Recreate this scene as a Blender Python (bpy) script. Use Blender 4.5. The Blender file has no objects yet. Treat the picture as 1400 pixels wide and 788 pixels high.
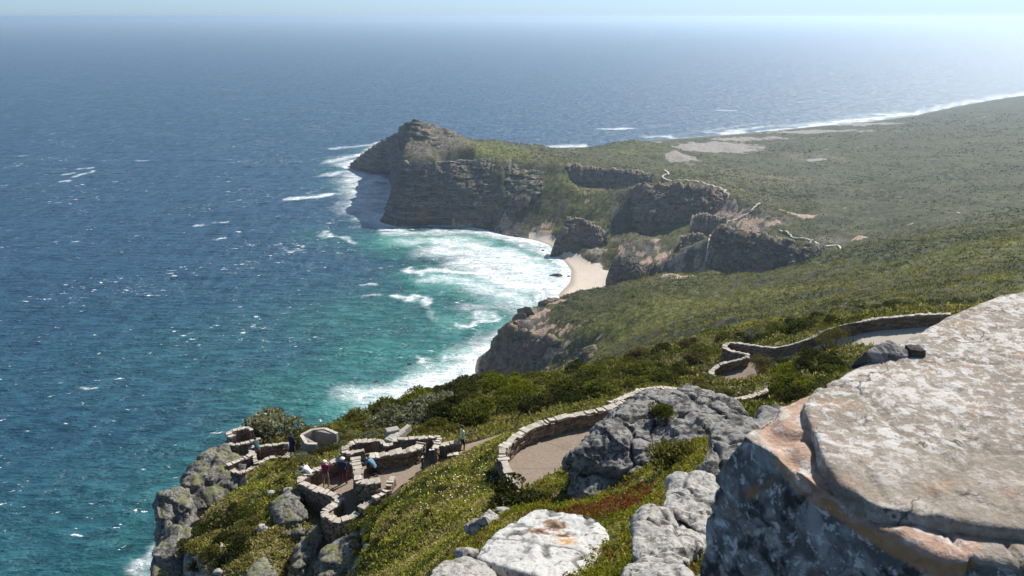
import bpy, bmesh, math, random
import numpy as np
from mathutils import Vector, Matrix, noise as mnoise
from mathutils.geometry import delaunay_2d_cdt

# ------------------------------------------------------------------ scene, camera frame
SC = bpy.context.scene
COL = SC.collection
rng = np.random.default_rng(11)
random.seed(5)
F = 1052.0                       # focal length in photo pixels (1400 wide)
PITCH = math.radians(19.57)
CAM = np.array([0.0, 0.0, 240.0])
FWD = np.array([0, math.cos(PITCH), -math.sin(PITCH)])
UP = np.array([0, math.sin(PITCH), math.cos(PITCH)])
RIGHT = np.array([1.0, 0, 0])
SUN_AZ, SUN_EL = math.radians(43), math.radians(45)   # azimuth right of the view, elevation

def ray(px, py):
    d = FWD + RIGHT * ((px - 700) / F) + UP * ((394 - py) / F)
    return d / np.linalg.norm(d)
def PZ(px, py, z):               # a place seen at px,py whose height above the sea is z
    d = ray(px, py); t = (z - CAM[2]) / d[2]
    return CAM + d * t
def PD(px, py, dist):            # a place seen at px,py at that horizontal distance
    d = ray(px, py); t = dist / math.hypot(d[0], d[1])
    return CAM + d * t

# ------------------------------------------------------------------ noise (numpy)
def _hash(ix, iy, iz, seed):
    h = (ix.astype(np.int64) * 374761393 + iy.astype(np.int64) * 668265263 + iz.astype(np.int64) * 2147483647 + seed * 974711) & 0xFFFFFFFF
    h = ((h ^ (h >> 13)) * 1274126177) & 0xFFFFFFFF
    h = ((h ^ (h >> 16)) * 2246822519) & 0xFFFFFFFF
    return ((h ^ (h >> 15)) & 0xFFFFFF) / float(0xFFFFFF)
def vnoise(p, seed=0):           # value noise -1..1
    p = np.asarray(p, float)
    i = np.floor(p); f = p - i; f = f * f * f * (f * (f * 6 - 15) + 10)
    i = i.astype(np.int64)
    out = 0
    for dx in (0, 1):
        wx = f[:, 0] if dx else 1 - f[:, 0]
        for dy in (0, 1):
            wy = f[:, 1] if dy else 1 - f[:, 1]
            for dz in (0, 1):
                wz = f[:, 2] if dz else 1 - f[:, 2]
                out = out + wx * wy * wz * _hash(i[:, 0] + dx, i[:, 1] + dy, i[:, 2] + dz, seed)
    return out * 2 - 1
def vnoise2(x, y, seed=0):
    ix = np.floor(x); iy = np.floor(y); fx = x - ix; fy = y - iy
    fx = fx * fx * fx * (fx * (fx * 6 - 15) + 10); fy = fy * fy * fy * (fy * (fy * 6 - 15) + 10)
    ix = ix.astype(np.int64); iy = iy.astype(np.int64); z = np.zeros_like(ix)
    a = _hash(ix, iy, z, seed); b = _hash(ix + 1, iy, z, seed); c = _hash(ix, iy + 1, z, seed); d = _hash(ix + 1, iy + 1, z, seed)
    return ((a * (1 - fx) + b * fx) * (1 - fy) + (c * (1 - fx) + d * fx) * fy) * 2 - 1
def fbm(p, octv=4, seed=0, gain=0.5, lac=2.03):
    s = 0; a = 1.0; q = np.array(p, float); n = 0
    for k in range(octv):
        s = s + a * vnoise(q, seed + k * 17); n += a; a *= gain; q = q * lac + 3.17
    return s / n
def fbm2(x, y, octv=4, seed=0, gain=0.5):
    s = 0; a = 1.0; n = 0
    for k in range(octv):
        s = s + a * vnoise2(x, y, seed + k * 17); n += a; a *= gain
        x, y = (x * 1.63 + y * 1.22) + 5.3, (y * 1.63 - x * 1.22) + 1.7
    return s / n
def worley(p, seed=0):           # F1, F2, cell id hash
    p = np.asarray(p, float); i = np.floor(p).astype(np.int64)
    f1 = np.full(len(p), 9.0); f2 = np.full(len(p), 9.0); cid = np.zeros(len(p))
    for dx in (-1, 0, 1):
        for dy in (-1, 0, 1):
            for dz in (-1, 0, 1):
                c0, c1, c2 = i[:, 0] + dx, i[:, 1] + dy, i[:, 2] + dz
                q = np.stack([c0 + _hash(c0, c1, c2, seed), c1 + _hash(c0, c1, c2, seed + 1), c2 + _hash(c0, c1, c2, seed + 2)], 1)
                d = np.linalg.norm(p - q, axis=1)
                near = d < f1
                f2 = np.where(near, f1, np.minimum(f2, d)); cid = np.where(near, _hash(c0, c1, c2, seed + 3), cid)
                f1 = np.where(near, d, f1)
    return f1, f2, cid
def sstep(a, b, x):
    t = np.clip((x - a) / (b - a), 0, 1); return t * t * (3 - 2 * t)

# ------------------------------------------------------------------ objects
def tag(o, label=None, cat=None, group=None, kind=None):
    if label: o['label'] = label
    if cat: o['category'] = cat
    if group: o['group'] = group
    if kind or label: o['kind'] = kind or 'thing'
    return o
def link(name, me, parent=None, loc=None):
    o = bpy.data.objects.new(name, me); COL.objects.link(o)
    if parent is not None: o.parent = parent
    if loc is not None: o.location = loc
    return o
def empty(name, loc, rz=0.0):
    o = bpy.data.objects.new(name, None); COL.objects.link(o)
    o.location = loc; o.rotation_euler = (0, 0, rz); o.empty_display_size = 0.3
    return o
def npmesh(name, V, Fc, mats, smooth=True, midx=None, attrs=None):
    """V (n,3); Fc (m,3) or (m,4) int array, -> mesh data"""
    me = bpy.data.meshes.new(name)
    V = np.ascontiguousarray(V, np.float32); Fc = np.ascontiguousarray(Fc, np.int32)
    k = Fc.shape[1]
    me.vertices.add(len(V)); me.vertices.foreach_set('co', V.ravel())
    me.loops.add(Fc.size); me.loops.foreach_set('vertex_index', Fc.ravel())
    me.polygons.add(len(Fc)); me.polygons.foreach_set('loop_start', np.arange(0, Fc.size, k, dtype=np.int32))
    try: me.polygons.foreach_set('loop_total', np.full(len(Fc), k, np.int32))
    except Exception: pass
    me.polygons.foreach_set('use_smooth', np.full(len(Fc), bool(smooth)))
    for m in (mats if isinstance(mats, (list, tuple)) else [mats]): me.materials.append(m)
    if midx is not None: me.polygons.foreach_set('material_index', np.asarray(midx, np.int32))
    me.update(calc_edges=True)
    for an, val in (attrs or {}).items():
        val = np.asarray(val, np.float32)
        if val.ndim == 1:
            a = me.attributes.new(an, 'FLOAT', 'POINT'); a.data.foreach_set('value', val)
        else:
            a = me.attributes.new(an, 'FLOAT_COLOR', 'POINT'); a.data.foreach_set('color', val.ravel())
    return me

# ------------------------------------------------------------------ material helpers
class NT:
    def __init__(s, name):
        s.m = bpy.data.materials.new(name); s.m.use_nodes = True
        s.t = s.m.node_tree; s.t.nodes.clear()
        s.out = s.n('ShaderNodeOutputMaterial')
        s.b = s.n('ShaderNodeBsdfPrincipled'); s.l(s.b.outputs[0], s.out.inputs[0])
    def n(s, ty, **kw):
        nd = s.t.nodes.new(ty)
        for k, v in kw.items():
            if k in nd.inputs: nd.inputs[k].default_value = v
            else: setattr(nd, k, v)
        return nd
    def l(s, a, b): s.t.links.new(a, b)
    def put(s, v, sock):
        if isinstance(v, (int, float)): sock.default_value = v
        elif isinstance(v, (tuple, list)): sock.default_value = tuple(v) + ((1,) if len(v) == 3 and len(sock.default_value) == 4 else ())
        else: s.l(v, sock)
    def pos(s): return s.n('ShaderNodeNewGeometry').outputs['Position']
    def obj(s): return s.n('ShaderNodeTexCoord').outputs['Object']
    def mapv(s, v, scale=(1, 1, 1), rot=(0, 0, 0)):
        m = s.n('ShaderNodeMapping'); s.l(v, m.inputs[0]); m.inputs['Scale'].default_value = scale; m.inputs['Rotation'].default_value = rot
        return m.outputs[0]
    def noise(s, v, scale, detail=3, rough=0.55, dist=0.0, out='Fac'):
        n = s.n('ShaderNodeTexNoise'); s.l(v, n.inputs['Vector']); n.inputs['Scale'].default_value = scale
        n.inputs['Detail'].default_value = detail; n.inputs['Roughness'].default_value = rough; n.inputs['Distortion'].default_value = dist
        return n.outputs[out]
    def voro(s, v, scale, feature='F1', out='Distance', rand=1.0):
        n = s.n('ShaderNodeTexVoronoi', feature=feature); s.l(v, n.inputs['Vector']); n.inputs['Scale'].default_value = scale
        n.inputs['Randomness'].default_value = rand
        return n.outputs[out]
    def ramp(s, f, stops, interp='LINEAR'):
        r = s.n('ShaderNodeValToRGB'); s.l(f, r.inputs[0]); cr = r.color_ramp; cr.interpolation = interp
        while len(cr.elements) < len(stops): cr.elements.new(0.5)
        for e, (p, c) in zip(cr.elements, stops):
            e.position = p; e.color = (c, c, c, 1) if isinstance(c, (int, float)) else tuple(c) + (1,)
        return r.outputs[0]
    def mix(s, f, a, b, mode='MIX'):
        m = s.n('ShaderNodeMix', data_type='RGBA', blend_type=mode)
        s.put(f, m.inputs[0]); s.put(a, m.inputs[6]); s.put(b, m.inputs[7])
        return m.outputs[2]
    def math(s, op, a, b=0.0, c=None, clamp=False):
        m = s.n('ShaderNodeMath', operation=op, use_clamp=clamp); s.put(a, m.inputs[0]); s.put(b, m.inputs[1])
        if c is not None: s.put(c, m.inputs[2])
        return m.outputs[0]
    def rng(s, v, a, b, lo=0.0, hi=1.0):
        m = s.n('ShaderNodeMapRange', interpolation_type='SMOOTHSTEP'); s.put(v, m.inputs[0])
        m.inputs[1].default_value = a; m.inputs[2].default_value = b; m.inputs[3].default_value = lo; m.inputs[4].default_value = hi
        return m.outputs[0]
    def attr(s, name, out='Fac'):
        a = s.n('ShaderNodeAttribute', attribute_name=name); return a.outputs[out]
    def sep(s, v):
        x = s.n('ShaderNodeSeparateXYZ'); s.l(v, x.inputs[0]); return x.outputs
    def bump(s, h, strength=0.5, dist=0.1, normal=None):
        b = s.n('ShaderNodeBump'); b.inputs['Strength'].default_value = strength; b.inputs['Distance'].default_value = dist
        s.put(h, b.inputs['Height'])
        if normal is not None: s.l(normal, b.inputs['Normal'])
        s.l(b.outputs[0], s.b.inputs['Normal']); return b.outputs[0]
    def set(s, **kw):
        for k, v in kw.items():
            s.put(v, s.b.inputs[k.replace('_', ' ')])
        return s

def simple_mat(name, col, rough=0.8, var=0.25, scale=8.0, bump=0.0):
    t = NT(name); p = t.obj()
    f = t.noise(p, scale, 3)
    c = t.mix(f, tuple(x * (1 - var) for x in col), tuple(min(1, x * (1 + var)) for x in col))
    t.set(Base_Color=c, Roughness=rough)
    if bump: t.bump(f, bump, 0.02)
    return t.m
# ------------------------------------------------------------------ terrain: survey points and break lines
TP = []; TE = []
def tp(p): TP.append(tuple(float(c) for c in p)); return len(TP) - 1
def line(pts):
    ids = [tp(p) for p in pts]
    TE.extend(zip(ids[:-1], ids[1:])); return ids
def zz(*a): return [PZ(*t) for t in a]
def dd(*a): return [PD(*t) for t in a]

# the cape: foot of the cliffs, brow of the cliffs
cape_foot = [PZ(474, 231, -1), PZ(500, 233, -1), PZ(535, 240, -1), PZ(541, 258, -1), PZ(538, 285, -1), PZ(522, 305, -1), PZ(545, 311, -1), PZ(580, 308, -1),
             PZ(612, 309, -1), PZ(650, 313, -1), PZ(690, 318, 0.5)]
line(cape_foot)
cape_brow = [PZ(544, 300, 14) * 0 + PD(536, 212, 1090), PD(545, 225, 960), PD(568, 222, 938), PD(600, 219, 942), PD(650, 218, 950), PD(695, 219, 950), PD(738, 226, 940), PD(752, 245, 930)]
cape_brow[0] = PD(541, 205, 1075)
line(cape_brow)
line(dd((541, 190, 1090), (547, 186, 1062), (567, 177, 1052), (590, 181, 1055), (625, 191, 1078)))
for q in dd((583, 204, 985), (562, 210, 965), (600, 205, 1000), (640, 203, 1000), (700, 206, 1000), (660, 193, 1060), (700, 196, 1085), (760, 203, 1130), (740, 215, 990),
            (482, 226, 1310), (497, 213, 1310), (516, 197, 1290), (528, 190, 1260), (536, 184, 1180), (800, 206, 1180), (870, 191, 1210), (830, 215, 1090), (800, 226, 985), (860, 232, 985),
            (905, 240, 935), (960, 250, 900), (790, 299, 804)): tp(q)
# slope between cape cliff and the beach
for q in zz((700, 300, 14), (740, 300, 22), (700, 275, 28), (740, 260, 44), (770, 300, 24), (690, 250, 50), (760, 240, 58), (640, 300, 4), (625, 285, 10), (740, 318, 5), (655, 305, 4),
            (800, 280, 34), (830, 300, 30), (790, 255, 50), (835, 262, 48), (850, 285, 40), (820, 330, 13), (800, 345, 7), (850, 340, 16), (868, 330, 22), (885, 345, 17), (930, 330, 26),
            (960, 345, 22), (900, 365, 12), (940, 372, 12), (860, 360, 8)): tp(q)
# bluffs: brow then foot
line(dd((778, 226, 946), (820, 231, 939), (880, 236, 933)))
line(dd((795, 260, 924), (830, 260, 922), (868, 254, 920)))
line(dd((868, 256, 850), (900, 252, 844), (940, 252, 841), (985, 262, 840)))
line(dd((866, 314, 815), (885, 323, 808), (930, 309, 810), (965, 294, 818)))
line(dd((985, 312, 671), (1020, 318, 663), (1060, 325, 657), (1100, 335, 653)))
line(dd((980, 370, 645), (1005, 386, 638), (1060, 372, 635), (1098, 360, 638)))
# beach and shore of the bay
shore = zz((690, 321, 0), (730, 327, 0), (757, 338, 0), (768, 352, 0), (780, 368, 0), (778, 385, 0), (762, 402, 0))
bx = [np.array([48, 600, 0.0]), np.array([10, 560, 0.0]), np.array([-22, 520, 0.0])]
shore2 = zz((657, 519, 0))
line([s + np.array([0, 0, 0.0]) for s in shore] + bx + shore2 + [np.array([-40, 440, 0]), np.array([-60, 380, 0]), np.array([-75, 310, 0]), np.array([-88, 240, 0]), np.array([-104, 170, 0]),
      np.array([-120, 110, 0]), np.array([-130, 60, 0]), np.array([-140, 0, 0]), np.array([-150, -150, 0])])
for q in zz((752, 325, 2.5), (768, 332, 3.5), (800, 360, 3), (820, 375, 3.0), (830, 388, 4), (800, 390, 1.3), (775, 322, 5)): tp(q)
# outer sea bed
for x, y in ((-200, 480), (-120, 560), (-60, 640), (-60, 760), (-120, 860), (-260, 850), (-330, 1000), (-330, 1290), (-200, 1420), (-60, 1500), (-180, 300), (-240, 100), (-260, -160), (-700, 600), (-700, 1500),
             (-300, 1700), (0, 800), (10, 700), (-1400, 500), (-1400, 2400), (-210, 1150)): tp((x, y, -9))
for q in zz((740, 214, -6), (600, 200, -6), (800, 195, -5), (870, 180, -6), (960, 172, -6), (1110, 160, -6), (1300, 130, -6), (1420, 112, -6), (1600, 100, -6), (1900, 80, -6)): tp(q)
# far coast on the right
coast = zz((700, 212, 0)) 
coast = [np.array([-150, 1330, 0.0]), np.array([-40, 1400, 0]), np.array([60, 1470, 0])] + zz((800, 201.5, 0), (870, 194, 0), (960, 187.5, 0), (1040, 181, 0), (1110, 174, 0), (1200, 166, 0), (1250, 159, 0), (1300, 148, 0), (1350, 138, 0), (1400, 131, 0), (1480, 120, 0), (1700, 100, 0))
line(coast)
for q in zz((800, 204, 8), (840, 203.5, 9), (960, 200, 13), (1030, 190, 7), (930, 215, 24), (1000, 210, 17), (1100, 190, 12), (1080, 200, 16), (1150, 180, 12), (1250, 168, 14), (1200, 185, 22), (1300, 165, 22), (1400, 150, 26),
            (1500, 140, 30), (1700, 130, 35), (1100, 220, 25), (1150, 230, 28), (1050, 235, 32), (1000, 240, 42), (1200, 215, 30), (1300, 200, 38), (1400, 190, 45), (1550, 190, 55), (1800, 190, 70),
            (1020, 265, 46), (1080, 270, 42), (1100, 300, 44), (1060, 305, 44), (1150, 270, 40), (1200, 260, 42), (1300, 255, 58), (1400, 255, 74), (1550, 260, 90), (1800, 270, 110), (1150, 310, 48), (1180, 335, 56), (1200, 300, 56),
            (1300, 300, 82), (1400, 300, 98), (1600, 310, 125), (1130, 340, 46)): tp(q)
# headland below us: seaward brow, ravine, green slope
head_brow = dd((758, 407, 520), (735, 420, 495), (712, 430, 480), (692, 447, 476), (706, 456, 468), (724, 464, 459), (745, 463, 450), (775, 473, 436), (808, 478, 416), (826, 486, 390))
line(head_brow)
line(zz((700, 527, 12), (745, 516, 32), (790, 505, 47)))
for q in dd((830, 391, 520), (905, 377, 525), (1000, 381, 500), (1050, 376, 510), (1100, 363, 520), (1150, 347, 535), (1200, 332, 550), (800, 430, 460), (800, 455, 428), (880, 400, 470), (900, 430, 415), (860, 460, 380),
            (1000, 400, 450), (1000, 425, 370), (950, 445, 320), (1100, 390, 440), (1100, 415, 330), (1200, 360, 470), (1200, 390, 370), (1200, 415, 250), (1300, 335, 480), (1300, 370, 380), (1300, 400, 260),
            (1400, 330, 440), (1400, 370, 340), (1400, 400, 230), (1600, 340, 430), (1600, 400, 250), (1800, 420, 240), (1050, 432, 250), (980, 448, 230), (880, 470, 300), (1300, 418, 160), (1450, 425, 140), (1100, 428, 190), (1000, 446, 160)): tp(q)
# valley behind the near ridge
for x, y, z in ((10, 330, 58), (45, 260, 92), (-20, 280, 60), (-50, 230, 62), (0, 200, 118), (-70, 160, 92), (-30, 150, 140), (-60, 110, 150), (20, 150, 150), (40, 200, 128), (-85, 100, 100), (-95, 60, 95), (-85, 20, 110), (-70, -30, 150), (-100, -120, 80)): tp((x, y, z))
# near ridge crest with the bushes
line(dd((345, 592, 56), (400, 588, 58), (450, 578, 60), (500, 566, 66), (560, 552, 75), (620, 532, 86), (660, 526, 92), (700, 520, 96), (760, 512, 104), (800, 503, 112), (870, 486, 122)))
for q in dd((940, 470, 118), (1000, 456, 110), (1060, 446, 108), (1120, 438, 110), (1200, 428, 118), (960, 500, 92), (900, 505, 84), (840, 520, 74), (780, 535, 64), (900, 525, 60), (700, 540, 66), (760, 548, 58), (640, 550, 66), (580, 570, 62), (520, 585, 58), (460, 592, 56),
            (700, 562, 54), (760, 560, 49), (650, 588, 49), (620, 575, 53), (690, 582, 49)): tp(q)
# far zigzag path
for q in dd((975, 520, 68), (1000, 517, 67), (1025, 520, 64), (1000, 500, 70), (1040, 492, 72), (985, 488, 76), (1080, 478, 72), (1115, 467, 70), (1170, 460, 70), (1200, 456, 68), (1280, 442, 68), (1240, 484, 60), (1300, 490, 58), (1190, 436, 78), (1280, 430, 78),
            (1100, 500, 58), (1150, 496, 56), (1060, 530, 56), (1010, 562, 54), (1040, 558, 54), (1080, 528, 55), (1400, 450, 60), (1500, 480, 50), (935, 540, 50), (880, 552, 45), (1050, 560, 40), (1100, 560, 30), (1000, 580, 30)): tp(q)
# upper path terrace (height 219.4)
UPZ = 219.4
for q in zz((694, 660, UPZ), (686, 622, UPZ), (700, 600, UPZ), (740, 580, UPZ), (800, 566, UPZ), (850, 552, UPZ), (720, 670, UPZ), (780, 640, UPZ), (800, 600, UPZ), (850, 580, UPZ), (880, 565, UPZ), (760, 610, UPZ)): tp(q)
# foreground brow
line(dd((560, 788 + 60, 8.6), (590, 800, 9.6), (640, 745, 11), (655, 722, 12.2), (690, 694, 15.5), (722, 667, 18), (760, 657, 18.6), (790, 655, 19.2), (850, 600, 22), (930, 560, 24), (1010, 560, 24)))
line(dd((560, 860, 11.5), (600, 790, 15), (640, 750, 17.5), (668, 715, 20.5), (700, 690, 24)))
for q in dd((740, 740, 11), (700, 788, 9.8), (800, 700, 13.2), (790, 690, 15), (860, 700, 11.5), (900, 660, 14), (950, 620, 14), (900, 740, 8.8), (850, 780, 8.6), (845, 740, 9.9), (970, 700, 8.6), (960, 780, 6.6), (980, 650, 11), (1000, 600, 13), (820, 680, 16), (940, 600, 18), (1040, 600, 14), (760, 700, 13.5)): tp(q)
for x, y, z in ((0, 0.5, 238.1), (0.3, 2.5, 237.6), (1.5, 1.5, 238.3), (-1.5, 1, 237.2), (3, 0, 238.4), (0, -6, 238.6), (10, -8, 238), (-10, -10, 232), (-6, 3, 231), (-9, 9, 224), (-14, 14, 214), (-22, 6, 190), (-40, 15, 150),
                (1.0, 4, 236.4), (3, 4, 237.2), (8, 6, 236.8), (12, 12, 233), (22, 20, 226), (20, 8, 233), (40, 10, 226), (60, 40, 214), (45, 30, 220), (90, 30, 208), (120, 60, 196), (80, 70, 203), (20, -60, 225), (120, -60, 190), (-60, -80, 130), (200, 0, 170), (220, 100, 165), (300, -100, 140),
                (500, 60, 120), (900, 150, 120), (900, -200, 90), (1700, 300, 110), (2800, 500, 100), (2800, -300, 100), (-300, -300, -9), (-1400, -300, -9), (2800, 3600, -9), (-1400, 3600, -9), (1600, 1100, 70), (2500, 1200, 70), (1800, 1700, 0.0)): tp((x, y, z))
# grass slope between the paths, chasm under the lookout
for q in dd((600, 700, 28), (560, 750, 25.5), (520, 788, 25), (650, 680, 29.5), (672, 650, 31.5), (660, 640, 34), (600, 650, 34.5), (640, 622, 38), (660, 610, 41), (560, 672, 33.2), (530, 700, 32), (560, 700, 30), (505, 735, 29.5), (480, 765, 28.5), (470, 788, 28.5), (620, 740, 24),
            (490, 712, 35.2), (520, 690, 35.5), (545, 668, 37.2), (585, 640, 39.6)): tp(q)
for q in dd((440, 738, 37.4), (425, 770, 36.8), (410, 750, 37.6), (450, 788, 35.8), (400, 780, 36.6), (430, 900, 31), (470, 880, 29), (380, 900, 33), (350, 870, 34)): tp(q)
# lookout terraces (heights of the floors)
LKZ = 214.2
for q in zz((425, 668, 212.6), (450, 656, 212.6), (478, 656, 212.6), (474, 700, 212.6), (500, 650, LKZ - .3), (530, 640, LKZ - .3), (580, 625, LKZ - .3), (560, 648, LKZ - .3), (600, 612, LKZ - .2), (655, 606, LKZ + .1), (540, 610, LKZ - .5), (520, 612, LKZ - .5)): tp(q)
# slope left of the lookout down to the sea cliff
for q in dd((408, 694, 39.8), (424, 704, 39.9), (442, 716, 39.2), (436, 690, 40.6), (400, 665, 42), (415, 640, 44.5), (450, 628, 45), (480, 610, 49), (440, 605, 52), (395, 640, 46), (400, 700, 38.5), (372, 735, 37), (350, 700, 41), (345, 770, 35.5), (300, 750, 39), (300, 788, 36.5), (275, 720, 43), (300, 690, 44), (340, 665, 46.5),
            (370, 640, 48.6)): tp(q)
line(dd((285, 830, 34.5), (268, 790, 37.5), (252, 760, 39.6), (240, 740, 41.2), (262, 712, 44), (300, 680, 46.4), (330, 665, 47.6), (318, 640, 50), (318, 618, 53), (318, 596, 55.5)))
line(dd((150, 860, 35.5), (150, 800, 40), (215, 735, 44), (240, 700, 47.5), (278, 672, 50.5), (296, 640, 54), (300, 610, 58)) - np.array([[0, 0, 26]]))
for q in dd((340, 605, 54.5), (365, 610, 53), (400, 610, 52)): tp(q)

def build_tin():
    xy = [Vector((p[0], p[1])) for p in TP]
    vo, eo, fo, ov, oe, of = delaunay_2d_cdt(xy, TE, [], 0, 1e-4, True)
    z = np.zeros(len(vo)); bad = []
    for i, src in enumerate(ov):
        if src: z[i] = np.mean([TP[s][2] for s in src])
        else: bad.append(i)
    V = np.array([[v.x, v.y] for v in vo]); good = np.array([i for i in range(len(vo)) if i not in set(bad)])
    for i in bad:
        d = np.linalg.norm(V[good] - V[i], axis=1); k = np.argsort(d)[:3]; w = 1 / (d[k] + 1e-3)
        z[i] = (z[good[k]] * w).sum() / w.sum()
        print('tin crossing at', V[i], z[i])
    return V, z, [tuple(f) for f in fo]
TV, TZ, TF = build_tin()

class Grid:
    def __init__(s, x0, y0, x1, y1, st):
        s.x0, s.y0, s.st = x0, y0, st
        s.nx = int((x1 - x0) / st) + 1; s.ny = int((y1 - y0) / st) + 1
        s.h = np.full((s.ny, s.nx), -9.0)
        for f in TF:
            for a, b, c in [(f[0], f[k], f[k + 1]) for k in range(1, len(f) - 1)]:
                P = TV[[a, b, c]]; Z = TZ[[a, b, c]]
                i0 = max(0, int(math.ceil((P[:, 0].min() - x0) / st))); i1 = min(s.nx - 1, int((P[:, 0].max() - x0) / st))
                j0 = max(0, int(math.ceil((P[:, 1].min() - y0) / st))); j1 = min(s.ny - 1, int((P[:, 1].max() - y0) / st))
                if i1 < i0 or j1 < j0: continue
                X, Y = np.meshgrid(x0 + np.arange(i0, i1 + 1) * st, y0 + np.arange(j0, j1 + 1) * st)
                den = (P[1, 1] - P[2, 1]) * (P[0, 0] - P[2, 0]) + (P[2, 0] - P[1, 0]) * (P[0, 1] - P[2, 1])
                if abs(den) < 1e-9: continue
                w0 = ((P[1, 1] - P[2, 1]) * (X - P[2, 0]) + (P[2, 0] - P[1, 0]) * (Y - P[2, 1])) / den
                w1 = ((P[2, 1] - P[0, 1]) * (X - P[2, 0]) + (P[0, 0] - P[2, 0]) * (Y - P[2, 1])) / den
                w2 = 1 - w0 - w1
                m = (w0 >= -1e-6) & (w1 >= -1e-6) & (w2 >= -1e-6)
                sub = s.h[j0:j1 + 1, i0:i1 + 1]; sub[m] = (w0 * Z[0] + w1 * Z[1] + w2 * Z[2])[m]
    def blur(s, sig):
        r = int(3 * sig / s.st) + 1; k = np.exp(-0.5 * (np.arange(-r, r + 1) * s.st / sig) ** 2); k /= k.sum()
        for ax in (0, 1):
            pad = [(0, 0), (0, 0)]; pad[ax] = (r, r); hp = np.pad(s.h, pad, mode='edge'); o = np.zeros_like(s.h)
            for i, w in enumerate(k):
                o += w * (hp[i:i + s.h.shape[0], :] if ax == 0 else hp[:, i:i + s.h.shape[1]])
            s.h = o
    def at(s, x, y):
        u = np.clip((x - s.x0) / s.st, 0, s.nx - 1.001); v = np.clip((y - s.y0) / s.st, 0, s.ny - 1.001)
        i = u.astype(int); j = v.astype(int); fu = u - i; fv = v - j; h = s.h
        return (h[j, i] * (1 - fu) + h[j, i + 1] * fu) * (1 - fv) + (h[j + 1, i] * (1 - fu) + h[j + 1, i + 1] * fu) * fv
GN = Grid(-100, -40, 130, 170, 0.25); GN.blur(0.45)
GF = Grid(-1400, -300, 2800, 3600, 3.0); GF.blur(4.0)
def height(x, y):
    x = np.asarray(x, float); y = np.asarray(y, float)
    e = np.minimum(np.minimum(x + 100, 130 - x), np.minimum(y + 40, 170 - y))
    w = sstep(0, 20, e)
    return GN.at(x, y) * w + GF.at(x, y) * (1 - w)
def slope(x, y, e=1.0):
    return np.hypot((height(x + e, y) - height(x - e, y)) / (2 * e), (height(x, y + e) - height(x, y - e)) / (2 * e))
def G(px, py, near=1.0, far=4000.0):
    """where the line of sight through px,py meets the bare terrain"""
    d = ray(px, py); t = np.exp(np.linspace(math.log(near), math.log(far), 3000))
    p = CAM + d[None, :] * t[:, None]
    below = np.nonzero(p[:, 2] < np.maximum(height(p[:, 0], p[:, 1]), 0))[0]
    if len(below) == 0: return p[-1]
    k = below[0]; a, b = t[max(k - 1, 0)], t[k]
    for _ in range(20):
        m = (a + b) / 2; q = CAM + d * m
        if q[2] < max(float(height(q[0], q[1])), 0): b = m
        else: a = m
    return CAM + d * b
# ------------------------------------------------------------------ paved floors near the viewpoint (outline in world metres, height per corner)
ZU, ZL, ZS, ZT, ZH = 214.3, 213.1, 214.3, 209.2, 210.4
FZ = [PD(*q)[2] for q in ((975, 514, 68), (1030, 487, 71), (1067, 481, 70.5), (1115, 467, 70), (1174, 450, 69), (1280, 441, 68))]
def farz(px): return float(np.interp(px, [975, 1030, 1067, 1115, 1174, 1280], FZ))
FLOORS = {}
FLOORS['upper_path'] = zz(*[(a, b, UPZ) for a, b in ((696, 690), (692, 650), (683, 630), (684, 618), (700, 605), (722, 594), (745, 585), (779, 576), (812, 569), (840, 561), (870, 556), (885, 580), (850, 600), (830, 640), (800, 672), (750, 690))])
FLOORS['terrace_upper'] = zz(*[(a, b, ZU) for a, b in ((488, 664), (488, 640), (505, 636), (540, 633), (570, 628), (576, 612), (600, 606), (606, 614), (640, 607), (662, 601), (690, 592), (697, 596), (668, 612), (640, 622), (608, 634), (575, 650), (548, 664), (530, 680), (520, 676), (518, 664))])
FLOORS['terrace_lower'] = zz(*[(a, b, ZL) for a, b in ((412, 676), (430, 662), (470, 647), (490, 652), (492, 690), (520, 690), (492, 722), (470, 730), (446, 724), (455, 706), (466, 700), (452, 692))])
FLOORS['left_upper'] = zz(*[(a, b, ZT + .5) for a, b in ((312, 607), (313, 600), (340, 592), (352, 598), (344, 610), (320, 614))])
FLOORS['left_lower'] = zz(*[(a, b, ZT) for a, b in ((312, 645), (345, 630), (344, 622), (364, 620), (390, 617), (408, 620), (406, 634), (375, 632), (338, 652), (326, 654))])
FLOORS['bastion'] = zz(*[(a, b, ZH) for a, b in ((412, 608), (418, 601), (432, 596), (450, 596), (460, 602), (440, 616), (424, 616))])
FLOORS['far_bend'] = [PZ(a, b, farz(a)) for a, b in ((981, 524), (978, 512), (986, 505), (1005, 499), (1022, 495), (1036, 497), (1042, 510), (1030, 526), (1006, 534))]
FLOORS['far_bay'] = [PZ(a, b, farz(a)) for a, b in ((994, 482), (1000, 476), (1020, 477), (1036, 478), (1034, 490), (1010, 489))]
FLOORS['far_path'] = [PZ(a, b, farz(a)) for a, b in ((1030, 479), (1068, 481), (1098, 474), (1118, 465), (1150, 454), (1176, 447), (1205, 443), (1258, 438), (1300, 437), (1300, 475), (1230, 480), (1180, 476), (1140, 476), (1110, 486), (1070, 495), (1036, 492))]
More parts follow.
